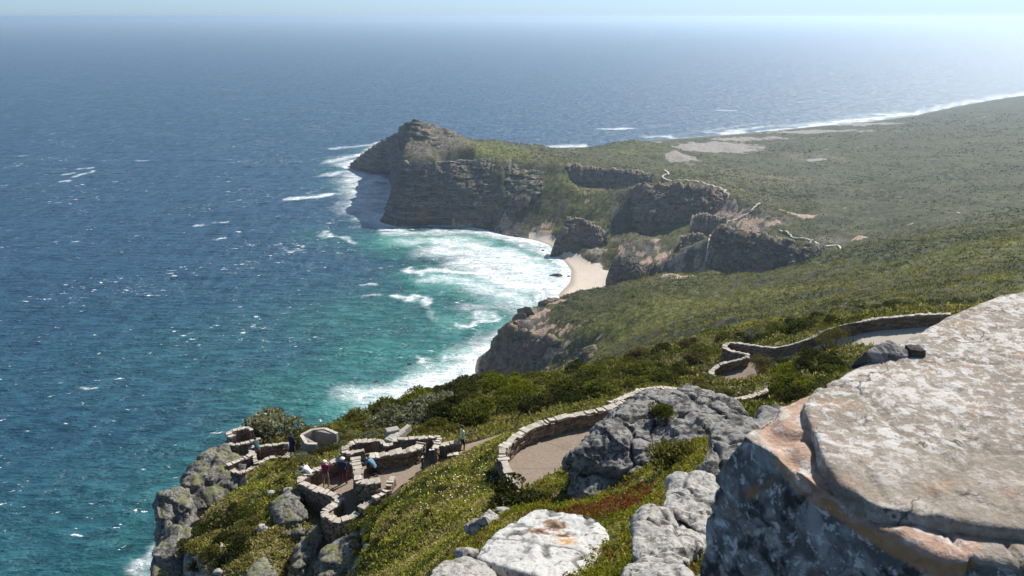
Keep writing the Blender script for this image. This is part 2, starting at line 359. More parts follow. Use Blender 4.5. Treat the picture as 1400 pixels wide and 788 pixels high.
def in_poly(x, y, poly, grow=0.0):
    P = np.array(poly)[:, :2]; ins = np.zeros(len(x), bool); near = np.full(len(x), 1e9)
    n = len(P)
    for i in range(n):
        a, b = P[i], P[(i + 1) % n]
        cond = ((a[1] > y) != (b[1] > y)) & (x < (b[0] - a[0]) * (y - a[1]) / (b[1] - a[1] + 1e-12) + a[0]); ins ^= cond
        ab = b - a; t = np.clip(((x - a[0]) * ab[0] + (y - a[1]) * ab[1]) / (ab @ ab + 1e-12), 0, 1)
        near = np.minimum(near, np.hypot(x - a[0] - t * ab[0], y - a[1] - t * ab[1]))
    return ins | (near < grow), np.where(ins, 0, near)
def floor_z(poly, x, y):
    P = np.array(poly); w = 1 / (np.hypot(x[:, None] - P[None, :, 0], y[:, None] - P[None, :, 1]) + .15) ** 3
    return (w * P[None, :, 2]).sum(1) / w.sum(1)
def press_floors(x, y, h):
    """cut the ground away under the paving"""
    h = h.copy()
    for poly in FLOORS.values():
        P = np.array(poly); m = np.nonzero((x > P[:, 0].min() - 3) & (x < P[:, 0].max() + 3) & (y > P[:, 1].min() - 3) & (y < P[:, 1].max() + 3))[0]
        if len(m) == 0: continue
        ins, near = in_poly(x[m], y[m], poly)
        z = floor_z(poly, x[m], y[m])
        lim = z - .18 + np.maximum(near - .35, 0) * 1.2
        low = z - .5 - np.maximum(near - .3, 0) * 1.6
        hh = np.minimum(h[m], lim); hh = np.where(near < 2.0, np.maximum(hh, low), hh)
        h[m] = hh
    return h
EXPOSURE = 0.66
HAZE = 1.02e-4
# ------------------------------------------------------------------ world painting: patches given as places on the ground with radii in metres
def patch(px, py, hw, hh, rot=0.0, far=4000):
    g = G(px, py); d = math.hypot(g[0], g[1]); dep = math.atan2(240 - g[2], d)
    s = math.hypot(d, 240 - g[2]) / F
    return g[0], g[1], hw * s, hh * s / max(math.sin(dep), 0.12), math.atan2(g[0], g[1])
def patch_field(x, y, plist):
    out = np.zeros_like(x)
    for (px, py, hw, hh, st) in plist:
        cx, cy, rx, ry, az = patch(px, py, hw, hh)
        m = (np.abs(x - cx) < 2.2 * (rx + ry)) & (np.abs(y - cy) < 2.2 * (rx + ry))
        if not m.any(): continue
        dx = x[m] - cx; dy = y[m] - cy
        u = (dx * math.cos(az) - dy * math.sin(az)) / rx; v = (dx * math.sin(az) + dy * math.cos(az)) / ry
        out[m] = np.maximum(out[m], st * np.exp(-(u * u + v * v) ** 1.4))
    return out
BARE = [(985, 272, 16, 7, 1), (1000, 285, 9, 4, .8), (1010, 302, 14, 6, .9), (1030, 312, 22, 6, .9), (1095, 297, 26, 3.5, .9), (1172, 325, 15, 2.5, 1), (1060, 308, 14, 3, .8), (1010, 325, 14, 7, .6), (940, 262, 30, 3, .7), (880, 235, 14, 2, .8),
        (905, 352, 22, 7, .85), (885, 362, 14, 6, .9), (870, 345, 10, 5, .8), (935, 378, 34, 5, .9), (850, 345, 8, 6, .8), (985, 376, 14, 4, .7), (915, 368, 30, 10, .8), (960, 368, 20, 8, .8), (890, 340, 16, 12, .7), (760, 470, 40, 12, .7), (730, 425, 40, 20, .6), (735, 432, 22, 14, .8), (712, 452, 14, 12, .9), (760, 415, 20, 10, .6), (745, 455, 26, 10, .8),
        (1150, 285, 10, 2, .6), (1310, 292, 18, 3, .6), (1300, 310, 14, 3, .5), (1250, 305, 8, 2, .5), (1145, 345, 6, 2, .8), (780, 440, 12, 8, .5), (820, 462, 10, 4, .6), (690, 310, 22, 4, .9), (800, 270, 10, 14, .5), (740, 315, 26, 5, .9), (650, 303, 20, 5, .7),
        (1340, 160, 16, 4, .3), (1130, 205, 8, 2, .7), (1180, 178, 40, 3, .5)]
GREYF = [(978, 202, 60, 11, 1.25), (1010, 191, 40, 5, 1.1), (930, 216, 26, 6, 1.0), (1110, 181, 60, 4, 1.1), (1170, 171, 60, 3.5, 1.0), (1060, 190, 30, 3, .8), (800, 204, 30, 2, .9), (945, 225, 25, 6, .4), (1180, 170, 50, 3, .6), (890, 195, 40, 1.5, .6), (830, 385, 14, 10, .6), (815, 352, 18, 10, .7), (775, 322, 30, 5, .9), (840, 370, 10, 8, .6)]
DRY = [(1050, 245, 70, 12, 1), (1100, 215, 40, 8, .8), (1000, 255, 30, 8, .8), (1140, 218, 16, 4, 1), (620, 195, 40, 6, .5), (1030, 270, 40, 6, .6), (850, 215, 40, 6, .3)]
FRESH = [(900, 430, 110, 34, 1), (1050, 405, 90, 24, .8), (1330, 345, 80, 30, .7), (1200, 380, 90, 18, .7), (680, 205, 70, 9, .9), (780, 300, 60, 26, .6), (920, 290, 40, 20, .5), (960, 345, 20, 20, .6), (870, 205, 50, 10, .4), (950, 300, 40, 8, .4),
         (600, 690, 110, 60, 1), (330, 690, 90, 80, .6), (590, 600, 80, 10, .5)]
ROCKP = [(505, 212, 34, 22, 1.2), (535, 195, 14, 14, 1.2), (570, 178, 34, 14, 1.2), (610, 188, 34, 9, 1.0), (575, 208, 20, 8, 1.0), (730, 275, 26, 30, .55), (760, 300, 20, 14, .5), (900, 300, 30, 22, .65), (850, 300, 20, 30, .55), (960, 332, 34, 20, .8), (1000, 302, 24, 8, .8), (880, 345, 30, 14, .8), (1120, 330, 40, 10, .7), (1040, 308, 40, 8, .7), (820, 250, 40, 12, .5), (690, 312, 40, 7, 1.0), (640, 306, 30, 6, 1), (800, 330, 30, 20, .6), (900, 340, 40, 14, .5), (945, 330, 30, 26, .5), (930, 372, 40, 8, .7), (720, 445, 36, 34, .9)]
# ------------------------------------------------------------------ terrain mesh (finer near the viewpoint)
NA_, RR = 1020, 1.0066
azs = np.radians(np.linspace(-47, 50, NA_)); rs = np.exp(np.arange(math.log(1.6), math.log(3500), math.log(RR)))
A, R = np.meshgrid(azs, rs); X = (R * np.sin(A)).ravel(); Y = (R * np.cos(A)).ravel(); D = R.ravel()
def surf(X, Y, parts=False):
    """the finished ground surface"""
    D = np.hypot(X, Y); H = height(X, Y); SL = slope(X, Y, 1.5); wild = sstep(60, 200, D); SM = sstep(0.9, 1.5, SL)
    SAND = sstep(6.0, 3.0, H + 1.2 * fbm2(X / 9, Y / 9, 3, 5)) * (D > 520) * (D < 900) * (X > 20) * sstep(-2.5, -0.3, H)
    rough1 = fbm2(X / 26, Y / 26, 4, 1); rough2 = fbm2(X / 5.5, Y / 5.5, 4, 2); rough3 = fbm2(X / 1.6, Y / 1.6, 3, 3)
    land = sstep(-1, 4, H) * (1 - SAND)
    heath = np.abs(fbm2(X / 3.2, Y / 3.2, 3, 44))
    H2 = H + wild * land * (rough1 * 2.6 + rough2 * 1.3 + (1 - 2 * heath) * 0.55 + SM * rough2 * 3.5)
    ridge = 1 - np.abs(fbm2(X / 70, Y / 90, 4, 9)) * 2
    H2 += sstep(480, 600, D) * land * (ridge - 0.4) * 2.5
    H2 += (1 - wild) * (rough3 * 0.16 + fbm2(X / 4, Y / 4, 3, 8) * 0.3) * sstep(6, 20, D) * (0.35 + 0.65 * sstep(0.2, 0.6, SL))
    H2 += (1 - sstep(6, 20, D)) * rough3 * 0.05
    H2 = press_floors(X, Y, H2)
    return (H2, H, SM, SAND, wild) if parts else H2
def SANDF(x, y): return surf(x, y, True)[3]
H2, H, SM, SAND, wild = surf(X, Y, True); nearw = 1 - wild
bare = patch_field(X, Y, BARE); grey = patch_field(X, Y, GREYF); dry = patch_field(X, Y, DRY); fresh = patch_field(X, Y, FRESH)
br = np.clip(bare * 1.5 + fbm2(X / 8, Y / 5, 5, 21, .65) * 1.5 - 0.55, 0, 1)
gr = np.clip(grey * 1.5 + fbm2(X / 16, Y / 9, 5, 22, .65) * 1.3 - 0.45, 0, 1)
rockm = np.clip(np.maximum(SM, sstep(1.6, 0.2, H) * (1 - SAND) * (D > 300)), 0, 1)
rp = np.clip(patch_field(X, Y, ROCKP) * 1.5 + fbm2(X / 9, Y / 9, 4, 23) * 1.1 - .45, 0, 1); rockm = np.maximum(rockm, rp)
mask1 = np.stack([br, SAND, np.clip(fresh, 0, 1), gr], 1); mask2 = np.stack([rockm, np.clip(dry, 0, 1), nearw, np.ones_like(X)], 1)
nr_, na_ = A.shape; idx = np.arange(nr_ * na_).reshape(nr_, na_)
FQ = np.stack([idx[:-1, :-1], idx[:-1, 1:], idx[1:, 1:], idx[1:, :-1]], -1).reshape(-1, 4)
FQ = FQ[H2[FQ].max(1) > -2.2]

def terrain_mat():
    t = NT('heath_ground'); p = t.pos()
    m1 = t.n('ShaderNodeAttribute', attribute_name='mask1'); m2 = t.n('ShaderNodeAttribute', attribute_name='mask2')
    s1 = t.n('ShaderNodeSeparateColor'); t.l(m1.outputs['Color'], s1.inputs[0]); s2 = t.n('ShaderNodeSeparateColor'); t.l(m2.outputs['Color'], s2.inputs[0])
    bare, sand, fresh = s1.outputs; grey = m1.outputs['Alpha']; rock, dry, near = s2.outputs
    big = t.noise(p, 0.018, 4, .6); mid = t.noise(p, 0.16, 5, .62); fine = t.noise(p, 0.62, 4, .7); vf = t.noise(p, 2.4, 3, .65)
    veg = t.mix(t.rng(mid, .36, .64), (0.036, 0.038, 0.015), (0.105, 0.102, 0.038))
    veg = t.mix(t.math('MULTIPLY', t.rng(big, .42, .62), .5), veg, (0.050, 0.052, 0.026))
    vg = t.mix(t.rng(mid, .38, .66), (0.070, 0.084, 0.017), (0.185, 0.182, 0.036))
    veg = t.mix(t.math('MULTIPLY', fresh, .85), veg, vg)
    vd = t.mix(t.rng(mid, .38, .62), (0.10, 0.085, 0.045), (0.20, 0.165, 0.085))
    veg = t.mix(t.math('MULTIPLY', dry, t.rng(t.noise(p, .07, 4), .35, .62)), veg, vd)
    veg = t.mix(t.math('MULTIPLY', t.rng(fine, .60, .72), .5), veg, (0.17, 0.155, 0.10))
    veg = t.mix(t.rng(fine, .46, .34, 0, .75), veg, (0.012, 0.017, 0.007))
    speck = t.rng(t.noise(p, .30, 5, .75), .66, .72)
    veg = t.mix(t.math('MULTIPLY', speck, .7), veg, (0.24, 0.21, 0.17))
    rk = t.mix(t.rng(t.noise(t.mapv(p, (.06, .06, .5)), 1.0, 6, .65), .35, .65), (0.09, 0.08, 0.07), (0.26, 0.225, 0.185))
    rk = t.mix(t.rng(t.noise(p, .09, 4), .55, .7), rk, (0.19, 0.115, 0.07))
    rk = t.mix(t.rng(t.noise(p, .45, 6, .72), .40, .60, 0, .75), rk, (0.055, 0.05, 0.045)); rk = t.mix(t.rng(t.noise(p, .22, 5, .7), .56, .64, 0, .7), rk, (0.05, 0.052, 0.022))
    c = t.mix(rock, veg, rk)
    bc = t.mix(t.rng(fine, .35, .65), (0.22, 0.13, 0.085), (0.46, 0.36, 0.27))
    c = t.mix(t.rng(bare, .35, .6), c, bc)
    gc = t.mix(t.rng(fine, .35, .65), (0.15, 0.13, 0.11), (0.34, 0.30, 0.26))
    c = t.mix(t.rng(grey, .35, .6), c, gc)
    sc = t.mix(mid, (0.46, 0.385, 0.30), (0.54, 0.46, 0.37))
    c = t.mix(t.rng(sand, .4, .6), c, sc)
    g = t.mix(t.rng(t.noise(p, 1.3, 5, .7), .35, .65), (0.065, 0.061, 0.021), (0.20, 0.175, 0.072))
    g = t.mix(t.rng(t.noise(p, .5, 4, .6), .52, .66), g, (0.055, 0.070, 0.016))
    nrk = t.mix(t.rng(t.noise(p, 1.1, 6, .7), .38, .62), (0.07, 0.068, 0.062), (0.38, 0.36, 0.32))
    g = t.mix(rock, g, nrk)
    c = t.mix(near, c, g)
    t.set(Base_Color=c, Roughness=0.9, Specular_IOR_Level=0.15)
    h = t.math('ADD', t.math('MULTIPLY', fine, 1.0), t.math('MULTIPLY', vf, .35))
    hb = t.math('MULTIPLY', h, t.math('SUBTRACT', 1.0, sand))
    t.bump(hb, 0.9, 1.1)
    return t.m
M_GROUND = terrain_mat()
def sand_mat():
    t = NT('beach_sand'); p = t.pos(); z = t.sep(p)[2]
    c = t.mix(t.noise(p, .12, 4), (0.44, 0.365, 0.285), (0.53, 0.45, 0.36))
    c = t.mix(t.rng(z, .9, .15), c, (0.30, 0.235, 0.18))
    c = t.mix(t.math('MULTIPLY', t.rng(t.noise(p, .35, 5, .7), .60, .66), .8), c, (0.16, 0.135, 0.11))
    t.set(Base_Color=c, Roughness=0.85); t.bump(t.noise(p, 1.2, 4), .3, .2)
    return t.m
M_SAND = sand_mat()
Vt = np.stack([X, Y, H2], 1)
def submesh(name, V, Fc, mat, attrs):
    used = np.unique(Fc); rm = np.full(len(V), -1, np.int64); rm[used] = np.arange(len(used))
    return npmesh(name, V[used], rm[Fc], mat, True, None, {k: a[used] for k, a in attrs.items()})
fs = SAND[FQ].mean(1) > 0.5
tag(link('beach', submesh('beach', Vt, FQ[fs], M_SAND, {'mask1': mask1})), kind='structure')
tag(link('terrain', submesh('terrain', Vt, FQ[~fs], M_GROUND, {'mask1': mask1, 'mask2': mask2})), kind='structure')

# ------------------------------------------------------------------ cliff faces
def cliff_mat(name='cliff_rock', sz=(.035, .035, .55), warm=0.0):
    t = NT(name); p = t.pos()
    st = t.noise(t.mapv(p, sz), 1.0, 6, .68, .4); bl = t.noise(t.mapv(p, (.25, .25, .35)), 1.0, 5, .65)
    c = t.mix(t.rng(st, .32, .68), (0.068, 0.058, 0.048), (0.25, 0.208, 0.165))
    c = t.mix(t.rng(t.noise(p, .045, 4), .52, .68), c, (0.23, 0.145, 0.09))
    c = t.mix(t.rng(bl, .60, .72), c, (0.27, 0.245, 0.21))
    c = t.mix(t.rng(bl, .45, .34), c, (0.022, 0.032, 0.028))
    if warm: c = t.mix(t.rng(t.noise(p, .07, 5, .65), .40, .60, 0, .8 * warm), c, (.25, .165, .11))
    nz = t.sep(t.n('ShaderNodeNewGeometry').outputs['Normal'])[2]
    gm = t.math('MULTIPLY', t.rng(nz, .68, .92), t.rng(t.noise(p, .12, 4), .42, .55))
    c = t.mix(gm, c, (0.052, 0.060, 0.02))
    z = t.sep(p)[2]; c = t.mix(t.math('MULTIPLY', t.rng(z, 5, 1), .7), c, (0.035, 0.033, 0.03))
    t.set(Base_Color=c, Roughness=.9, Specular_IOR_Level=.2)
    t.bump(t.math('ADD', st, t.math('MULTIPLY', bl, .8)), .8, 1.6)
    return t.m
M_CLIFF = cliff_mat(); M_BLUFF = cliff_mat('bluff_rock', (.11, .11, .26), .5)
def resample(pts, n):
    P = np.array(pts, float); s = np.r_[0, np.cumsum(np.linalg.norm(np.diff(P, axis=0), axis=1))]; u = np.linspace(0, s[-1], n)
    Q = np.stack([np.interp(u, s, P[:, k]) for k in range(3)], 1)
    w = max(1, n // (len(P) * 5)); k = np.ones(2 * w + 1) / (2 * w + 1)
    pad = np.pad(Q, ((w, w), (0, 0)), mode='reflect', reflect_type='odd')
    return np.stack([np.convolve(pad[:, c], k, 'valid') for c in range(3)], 1)
def cliff(foot, brow, nu, nv, amp, ledge, seed, bias=2.0, mat=None, ledw=1.0, prof=0.7, back=8.0, name='cliff_face', sx=1.0):
    Fp = resample(foot, nu); Bp = resample(brow, nu)
    uu = np.arange(nu) * 300.0 / nu; zr = np.zeros(nu)
    Fp[:, 2] += amp * np.where(Fp[:, 2] > 3, 1.5, 0) * fbm2(uu / 22, zr + seed, 4, seed); Bp[:, 2] += amp * .9 * fbm2(uu / 14, zr + seed * 2, 4, seed + 2, .65)
    tan = np.gradient((Fp + Bp) / 2, axis=0); nrm = np.stack([tan[:, 1], -tan[:, 0]], 1)
    nrm /= np.linalg.norm(nrm, axis=1)[:, None]
    k = np.ones(9) / 9; nrm = np.stack([np.convolve(np.pad(nrm[:, c], 4, mode='edge'), k, 'valid') for c in range(2)], 1)
    if (nrm * -(Fp[:, :2])).sum() < 0 and sx > 0: nrm = -nrm
    v = np.linspace(0, 1, nv)[:, None]
    hv = v ** prof
    P = np.zeros((nv, nu, 3))
    P[..., :2] = Fp[None, :, :2] * (1 - v[..., None]) + Bp[None, :, :2] * v[..., None]
    P[..., 2] = Fp[None, :, 2] * (1 - hv) + Bp[None, :, 2] * hv
    q = P.reshape(-1, 3)
    big = fbm(q * np.array([.035, .035, .02]), 4, seed); fine = fbm(q * np.array([.16, .16, .12]), 4, seed + 5)
    zz_ = q[:, 2] / ledge + 1.3 * fbm(q * np.array([.02, .02, .05]), 3, seed + 9)
    saw = zz_ - np.floor(zz_); st = _hash(np.floor(zz_).astype(np.int64), np.zeros(len(q), np.int64), np.zeros(len(q), np.int64), seed) - .5
    led = st * 1.0 + (0.5 - sstep(.0, .85, saw)) * .9
    f1, f2, cid = worley(q * np.array([.11, .11, .085]), seed + 3)
    blocks = (cid - .5) * .9 - (1 - sstep(.0, .16, f2 - f1)) * .9
    dsp = (bias + amp * (1.5 * big + .55 * fine + .3 * fbm(q * np.array([.55, .55, .4]), 3, seed + 15)) + .33 * amp * led * ledw + .36 * amp * blocks).reshape(nv, nu)
    taper = sstep(1.0, .88, v) * .55 + .45
    dsp = dsp * taper
    P[..., :2] += nrm[None] * dsp[..., None]
    P[..., 2] += amp * (.25 * fine + .9 * big * sstep(.5, 1, np.repeat(v[:, 0], nu))).reshape(nv, nu) * sstep(0, .1, v)
    # cap row folding back into the hill
    cap = P[-1].copy(); cap[:, :2] -= nrm * back * .5; cap[:, 2] += .3
    cap2 = P[-1].copy(); cap2[:, :2] -= nrm * back; cap2[:, 2] -= 5
    low = P[0].copy(); low[:, 2] -= 6
    P = np.concatenate([low[None], P, cap[None], cap2[None]], 0)
    n0 = P.shape[0]; ix = np.arange(n0 * nu).reshape(n0, nu)
    Fc = np.stack([ix[:-1, :-1], ix[:-1, 1:], ix[1:, 1:], ix[1:, :-1]], -1).reshape(-1, 4)
    o = link(name, npmesh(name, P.reshape(-1, 3), Fc, mat or M_CLIFF, True)); tag(o, kind='structure')
    return o
cliff([PZ(516, 228, -1), PZ(538, 238, -1), PZ(543, 258, -1), PZ(540, 285, -1), PZ(524, 305, -1), PZ(545, 310, -1), PZ(580, 308, -1), PZ(612, 309, -1), PZ(650, 311, 0), PZ(690, 300, 12), PZ(742, 262, 44)],
      [PD(530, 190, 1230), PD(541, 186, 1110), PD(546, 182, 1085), PD(546, 210, 1000), PD(556, 224, 945), PD(575, 221, 938), PD(600, 219, 942), PD(625, 218.5, 946), PD(650, 218, 950), PD(695, 219, 950), PD(744, 228, 940)], 620, 110, 5.0, 7.5, 31, 2.5)
cliff([PD(545, 190, 1075), PD(556, 208, 985), PD(572, 206, 985), PD(600, 201, 1010), PD(642, 191, 1060)], [PD(546, 174, 1062), PD(555, 167, 1046), PD(568, 165, 1043), PD(592, 172, 1050), PD(640, 188, 1078)], 260, 40, 3.0, 4.5, 37, 1.0, prof=.8, back=5)
cliff([PZ(474, 230, -1), PZ(490, 232, -1), PZ(505, 233, -1), PZ(530, 239, -1)], [PD(482, 225, 1305), PD(497, 214, 1305), PD(515, 200, 1290), PD(534, 188, 1240)], 160, 40, 4.0, 6, 41, 1.0)
cliff(dd((783, 258, 925), (795, 263, 922), (830, 264, 920), (868, 257, 918), (892, 247, 920)), dd((775, 226, 943), (790, 227, 939), (820, 230, 935), (868, 233, 930), (896, 236, 930)), 240, 50, 3.6, 6, 43, 2.0, M_BLUFF, .5)
cliff(dd((862, 268, 842), (866, 316, 812), (885, 324, 806), (930, 310, 807), (965, 296, 815), (992, 276, 828)), dd((863, 257, 846), (876, 252, 842), (900, 250, 838), (940, 251, 836), (975, 257, 836), (994, 266, 836)), 280, 80, 5.0, 7, 47, 2.5, M_BLUFF, .35)
cliff(dd((976, 345, 655), (984, 368, 645), (1004, 387, 636), (1030, 381, 634), (1060, 373, 634), (1100, 361, 636), (1122, 349, 642)), dd((980, 313, 672), (990, 310, 668), (1010, 315, 662), (1040, 320, 656), (1070, 326, 652), (1105, 334, 650), (1130, 339, 652)), 300, 80, 4.5, 7, 53, 2.5, M_BLUFF, .35)
cliff(dd((927, 348, 728), (945, 356, 726), (964, 350, 730)), dd((930, 323, 745), (945, 319, 742), (957, 320, 740), (967, 327, 740)), 90, 50, 2.8, 5, 54, 1.0, M_BLUFF, .35)
cliff(dd((944, 310, 760), (966, 320, 757), (994, 316, 758)), dd((945, 296, 770), (966, 292, 768), (992, 299, 765)), 110, 40, 2.8, 5, 58, 1.0, M_BLUFF, .35)
cliff(dd((752, 351, 774), (768, 347, 778), (790, 343, 782), (832, 346, 772)), dd((774, 298, 800), (786, 297, 796), (800, 302, 792), (830, 320, 786)), 140, 70, 4.0, 5, 55, 1.5, M_BLUFF, .4)
cliff(dd((828, 384, 652), (842, 385, 650), (858, 378, 655), (884, 372, 662)), dd((840, 353, 662), (850, 347, 662), (860, 349, 664), (884, 365, 668)), 120, 50, 2.6, 4, 56, 1.0, M_BLUFF, .4)
cliff([np.array([10, 545, -1.0]), np.array([-10, 520, -1.0]), PZ(655, 520, -1), PZ(668, 528, -1), PZ(700, 529, 11), PZ(745, 518, 31), PZ(790, 507, 46), PZ(830, 497, 52)],
      dd((758, 407, 522), (736, 420, 497), (713, 430, 483), (694, 447, 478), (706, 455, 469), (745, 462, 450), (790, 474, 426), (832, 486, 392)), 420, 110, 5.2, 6.0, 61, 2.0, cliff_mat('headland_rock', (.09, .09, .3), 1.0), .5, prof=.75)
# ------------------------------------------------------------------ the sea
def stroke_field(x, y, strokes):
    out = np.zeros_like(x); x, y = x + 7 * fbm2(x / 22, y / 22, 3, 71) + 2.5 * fbm2(x / 6, y / 6, 2, 72), y + 14 * fbm2(x / 22, y / 22, 3, 73) + 4 * fbm2(x / 6, y / 6, 2, 74)
    for pts, w, st in strokes:
        if w < 6: st *= .66; w *= 1.25
        elif w > 13: st *= .92
        P = [PZ(px, py, 0)[:2] for px, py in pts]
        for a, b in zip(P[:-1], P[1:]):
            lo = np.minimum(a, b) - 3 * w; hi = np.maximum(a, b) + 3 * w
            m = (x > lo[0]) & (x < hi[0]) & (y > lo[1]) & (y < hi[1])
            if not m.any(): continue
            ab = b - a; L = max((ab * ab).sum(), 1e-6)
            t = np.clip(((x[m] - a[0]) * ab[0] + (y[m] - a[1]) * ab[1]) / L, 0, 1)
            d = np.hypot(x[m] - a[0] - t * ab[0], y[m] - a[1] - t * ab[1])
            out[m] = np.maximum(out[m], st * np.exp(-(d / w) ** 2))
    return out
FOAM = [  # the broad wash in the bay
    ([(530, 320), (590, 317), (650, 318), (700, 328), (745, 345)], 16, .62), ([(560, 330), (620, 328), (680, 345), (720, 372)], 24, .62), ([(600, 345), (660, 350), (700, 370), (740, 390)], 30, .78), ([(680, 350), (720, 370), (750, 395)], 26, .80), ([(600, 330), (690, 345), (750, 370)], 20, .74),
    ([(640, 360), (690, 385), (730, 395)], 26, .82), ([(560, 371), (600, 368), (640, 372), (690, 380)], 9, .85), ([(585, 380), (640, 385), (690, 400), (720, 400)], 16, .62), ([(655, 395), (690, 405), (715, 415)], 22, .66),
    ([(740, 345), (765, 360), (770, 380), (755, 400)], 9, .80), ([(690, 345), (730, 385), (735, 410)], 6, .85), ([(640, 335), (665, 360), (690, 380)], 4, .9), ([(640, 420), (680, 420), (705, 425)], 16, .5),
    ([(632, 443), (655, 441), (676, 437)], 6, .8), ([(650, 430), (672, 434)], 7, .55), ([(672, 470), (650, 490), (600, 515), (540, 535), (500, 545)], 22, .66), ([(668, 480), (640, 500), (590, 520), (530, 540)], 14, .86), ([(655, 470), (670, 480)], 14, .6),
    ([(570, 500), (585, 497), (575, 490)], 3, .8), ([(470, 540), (520, 530)], 14, .45), ([(520, 312), (560, 318)], 8, .7), ([(690, 322), (740, 335)], 6, .85), ([(560, 505), (620, 490), (660, 455)], 10, .30),
    ([(532, 407), (552, 409), (572, 401), (585, 408), (588, 416)], 3.6, 1.0), ([(540, 408), (580, 404)], 7, .6), ([(588, 418), (592, 440)], 4, .5), ([(497, 393), (515, 391)], 4, .8), ([(500, 407), (515, 405)], 3.5, .8), ([(440, 322), (470, 325), (485, 332)], 5, .85), ([(445, 318), (455, 320)], 4, .9),
    # surf off the cape
    ([(395, 272), (425, 270), (455, 266)], 8, .85), ([(430, 268), (490, 262)], 12, .42), ([(488, 262), (530, 262)], 20, .7), ([(480, 240), (535, 248)], 22, .7), ([(440, 240), (500, 232)], 12, .62), ([(450, 222), (500, 210), (520, 195)], 16, .70), ([(455, 203), (515, 198)], 14, .62), ([(490, 272), (533, 280)], 11, .78),
    ([(500, 290), (522, 300)], 14, .8), ([(500, 275), (535, 268)], 24, .75), ([(470, 225), (520, 215)], 26, .7), ([(470, 255), (510, 268)], 4, .9), ([(500, 250), (540, 235)], 10, .8), ([(475, 222), (540, 205)], 9, .8), ([(430, 218), (470, 214)], 8, .4), ([(495, 283), (535, 290)], 10, .6), ([(480, 312), (522, 305)], 8, .35),
    ([(484, 246), (505, 258), (530, 256)], 34, .66), ([(490, 285), (500, 268), (535, 280)], 34, .66), ([(496, 300), (525, 302)], 18, .7), ([(474, 258), (500, 270)], 26, .5), ([(500, 226), (490, 240), (535, 236)], 34, .66), ([(500, 225), (496, 262), (505, 300)], 26, .6),
    # far shore breakers
    ([(822, 177), (860, 176)], 12, 1.0), ([(980, 151), (1005, 152)], 10, .6), ([(1040, 180), (1090, 176), (1130, 170)], 13, .85), ([(1110, 172), (1160, 165), (1230, 158), (1270, 154)], 13, .92), ([(1080, 172), (1200, 160)], 30, .45), ([(1195, 157), (1260, 155)], 12, .95), ([(1250, 157), (1300, 146), (1350, 137), (1400, 129)], 16, .75),
    ([(1270, 148), (1340, 138), (1400, 126)], 12, .6), ([(940, 189), (1040, 182)], 12, .55), ([(800, 203), (870, 196), (950, 189)], 8, .6), ([(900, 185), (1000, 176)], 20, .25), ([(1300, 143), (1500, 112)], 20, .7), ([(1150, 160), (1260, 150)], 20, .4), ([(1010, 177), (1060, 172)], 10, .6), ([(960, 180), (1040, 168)], 8, .45),
    # breakers in open water
    ([(85, 248), (95, 247)], 5, 1.0), ([(88, 239), (100, 237)], 4, .9), ([(100, 243), (125, 234)], 5, 1.0), ([(105, 232), (122, 230)], 4, 1.0), ([(270, 310), (283, 308)], 4, 1.), ([(295, 305), (312, 301)], 3.5, 1.), ([(298, 326), (310, 324)], 3.5, 1.), 
    ([(395, 345), (415, 342)], 3.5, .95), ([(108, 533), (118, 536), (127, 534)], 2.2, 1.), 
    ([(420, 180), (440, 182)], 5, .5), ([(190, 220), (210, 218)], 5, .7), ([(16, 215), (40, 212)], 4, .7), ([(200, 745), (210, 775)], 5, .75)]
TURQ = [([(540, 330), (640, 330), (720, 350), (750, 380)], 45, 1.0), ([(600, 380), (680, 400), (720, 410)], 48, 1.0), ([(620, 440), (680, 440)], 42, .85), ([(650, 490), (560, 530), (480, 560)], 36, .95), ([(500, 430), (600, 440)], 75, .50), ([(520, 480), (600, 480)], 55, .66), ([(540, 345), (600, 350)], 30, .55),
        ([(400, 540), (480, 560)], 55, .55), ([(200, 780), (300, 640), (420, 560)], 70, .34), ([(0, 800), (200, 700)], 110, .24), ([(480, 250), (535, 262)], 45, .6), ([(470, 230), (520, 200)], 40, .4), ([(530, 312), (500, 300)], 22, .6), ([(940, 189), (1100, 175), (1300, 150)], 45, .35), ([(300, 480), (450, 430)], 130, .20),
        ([(560, 405), (600, 420), (640, 430)], 26, .62), ([(430, 320), (480, 330)], 30, .4)]
deps = np.radians(np.r_[np.linspace(44, 6, 560), 6 * (0.012 / 6) ** np.linspace(0.006, 1, 150)])
rsea = np.r_[60.0, 150.0, 240.0 / np.tan(deps)]
asea = np.radians(np.linspace(-52, 56, 760))
A, R = np.meshgrid(asea, rsea); xs = (R * np.sin(A)).ravel(); ys = (R * np.cos(A)).ravel()
foam = stroke_field(xs, ys, FOAM); turq = stroke_field(xs, ys, TURQ)
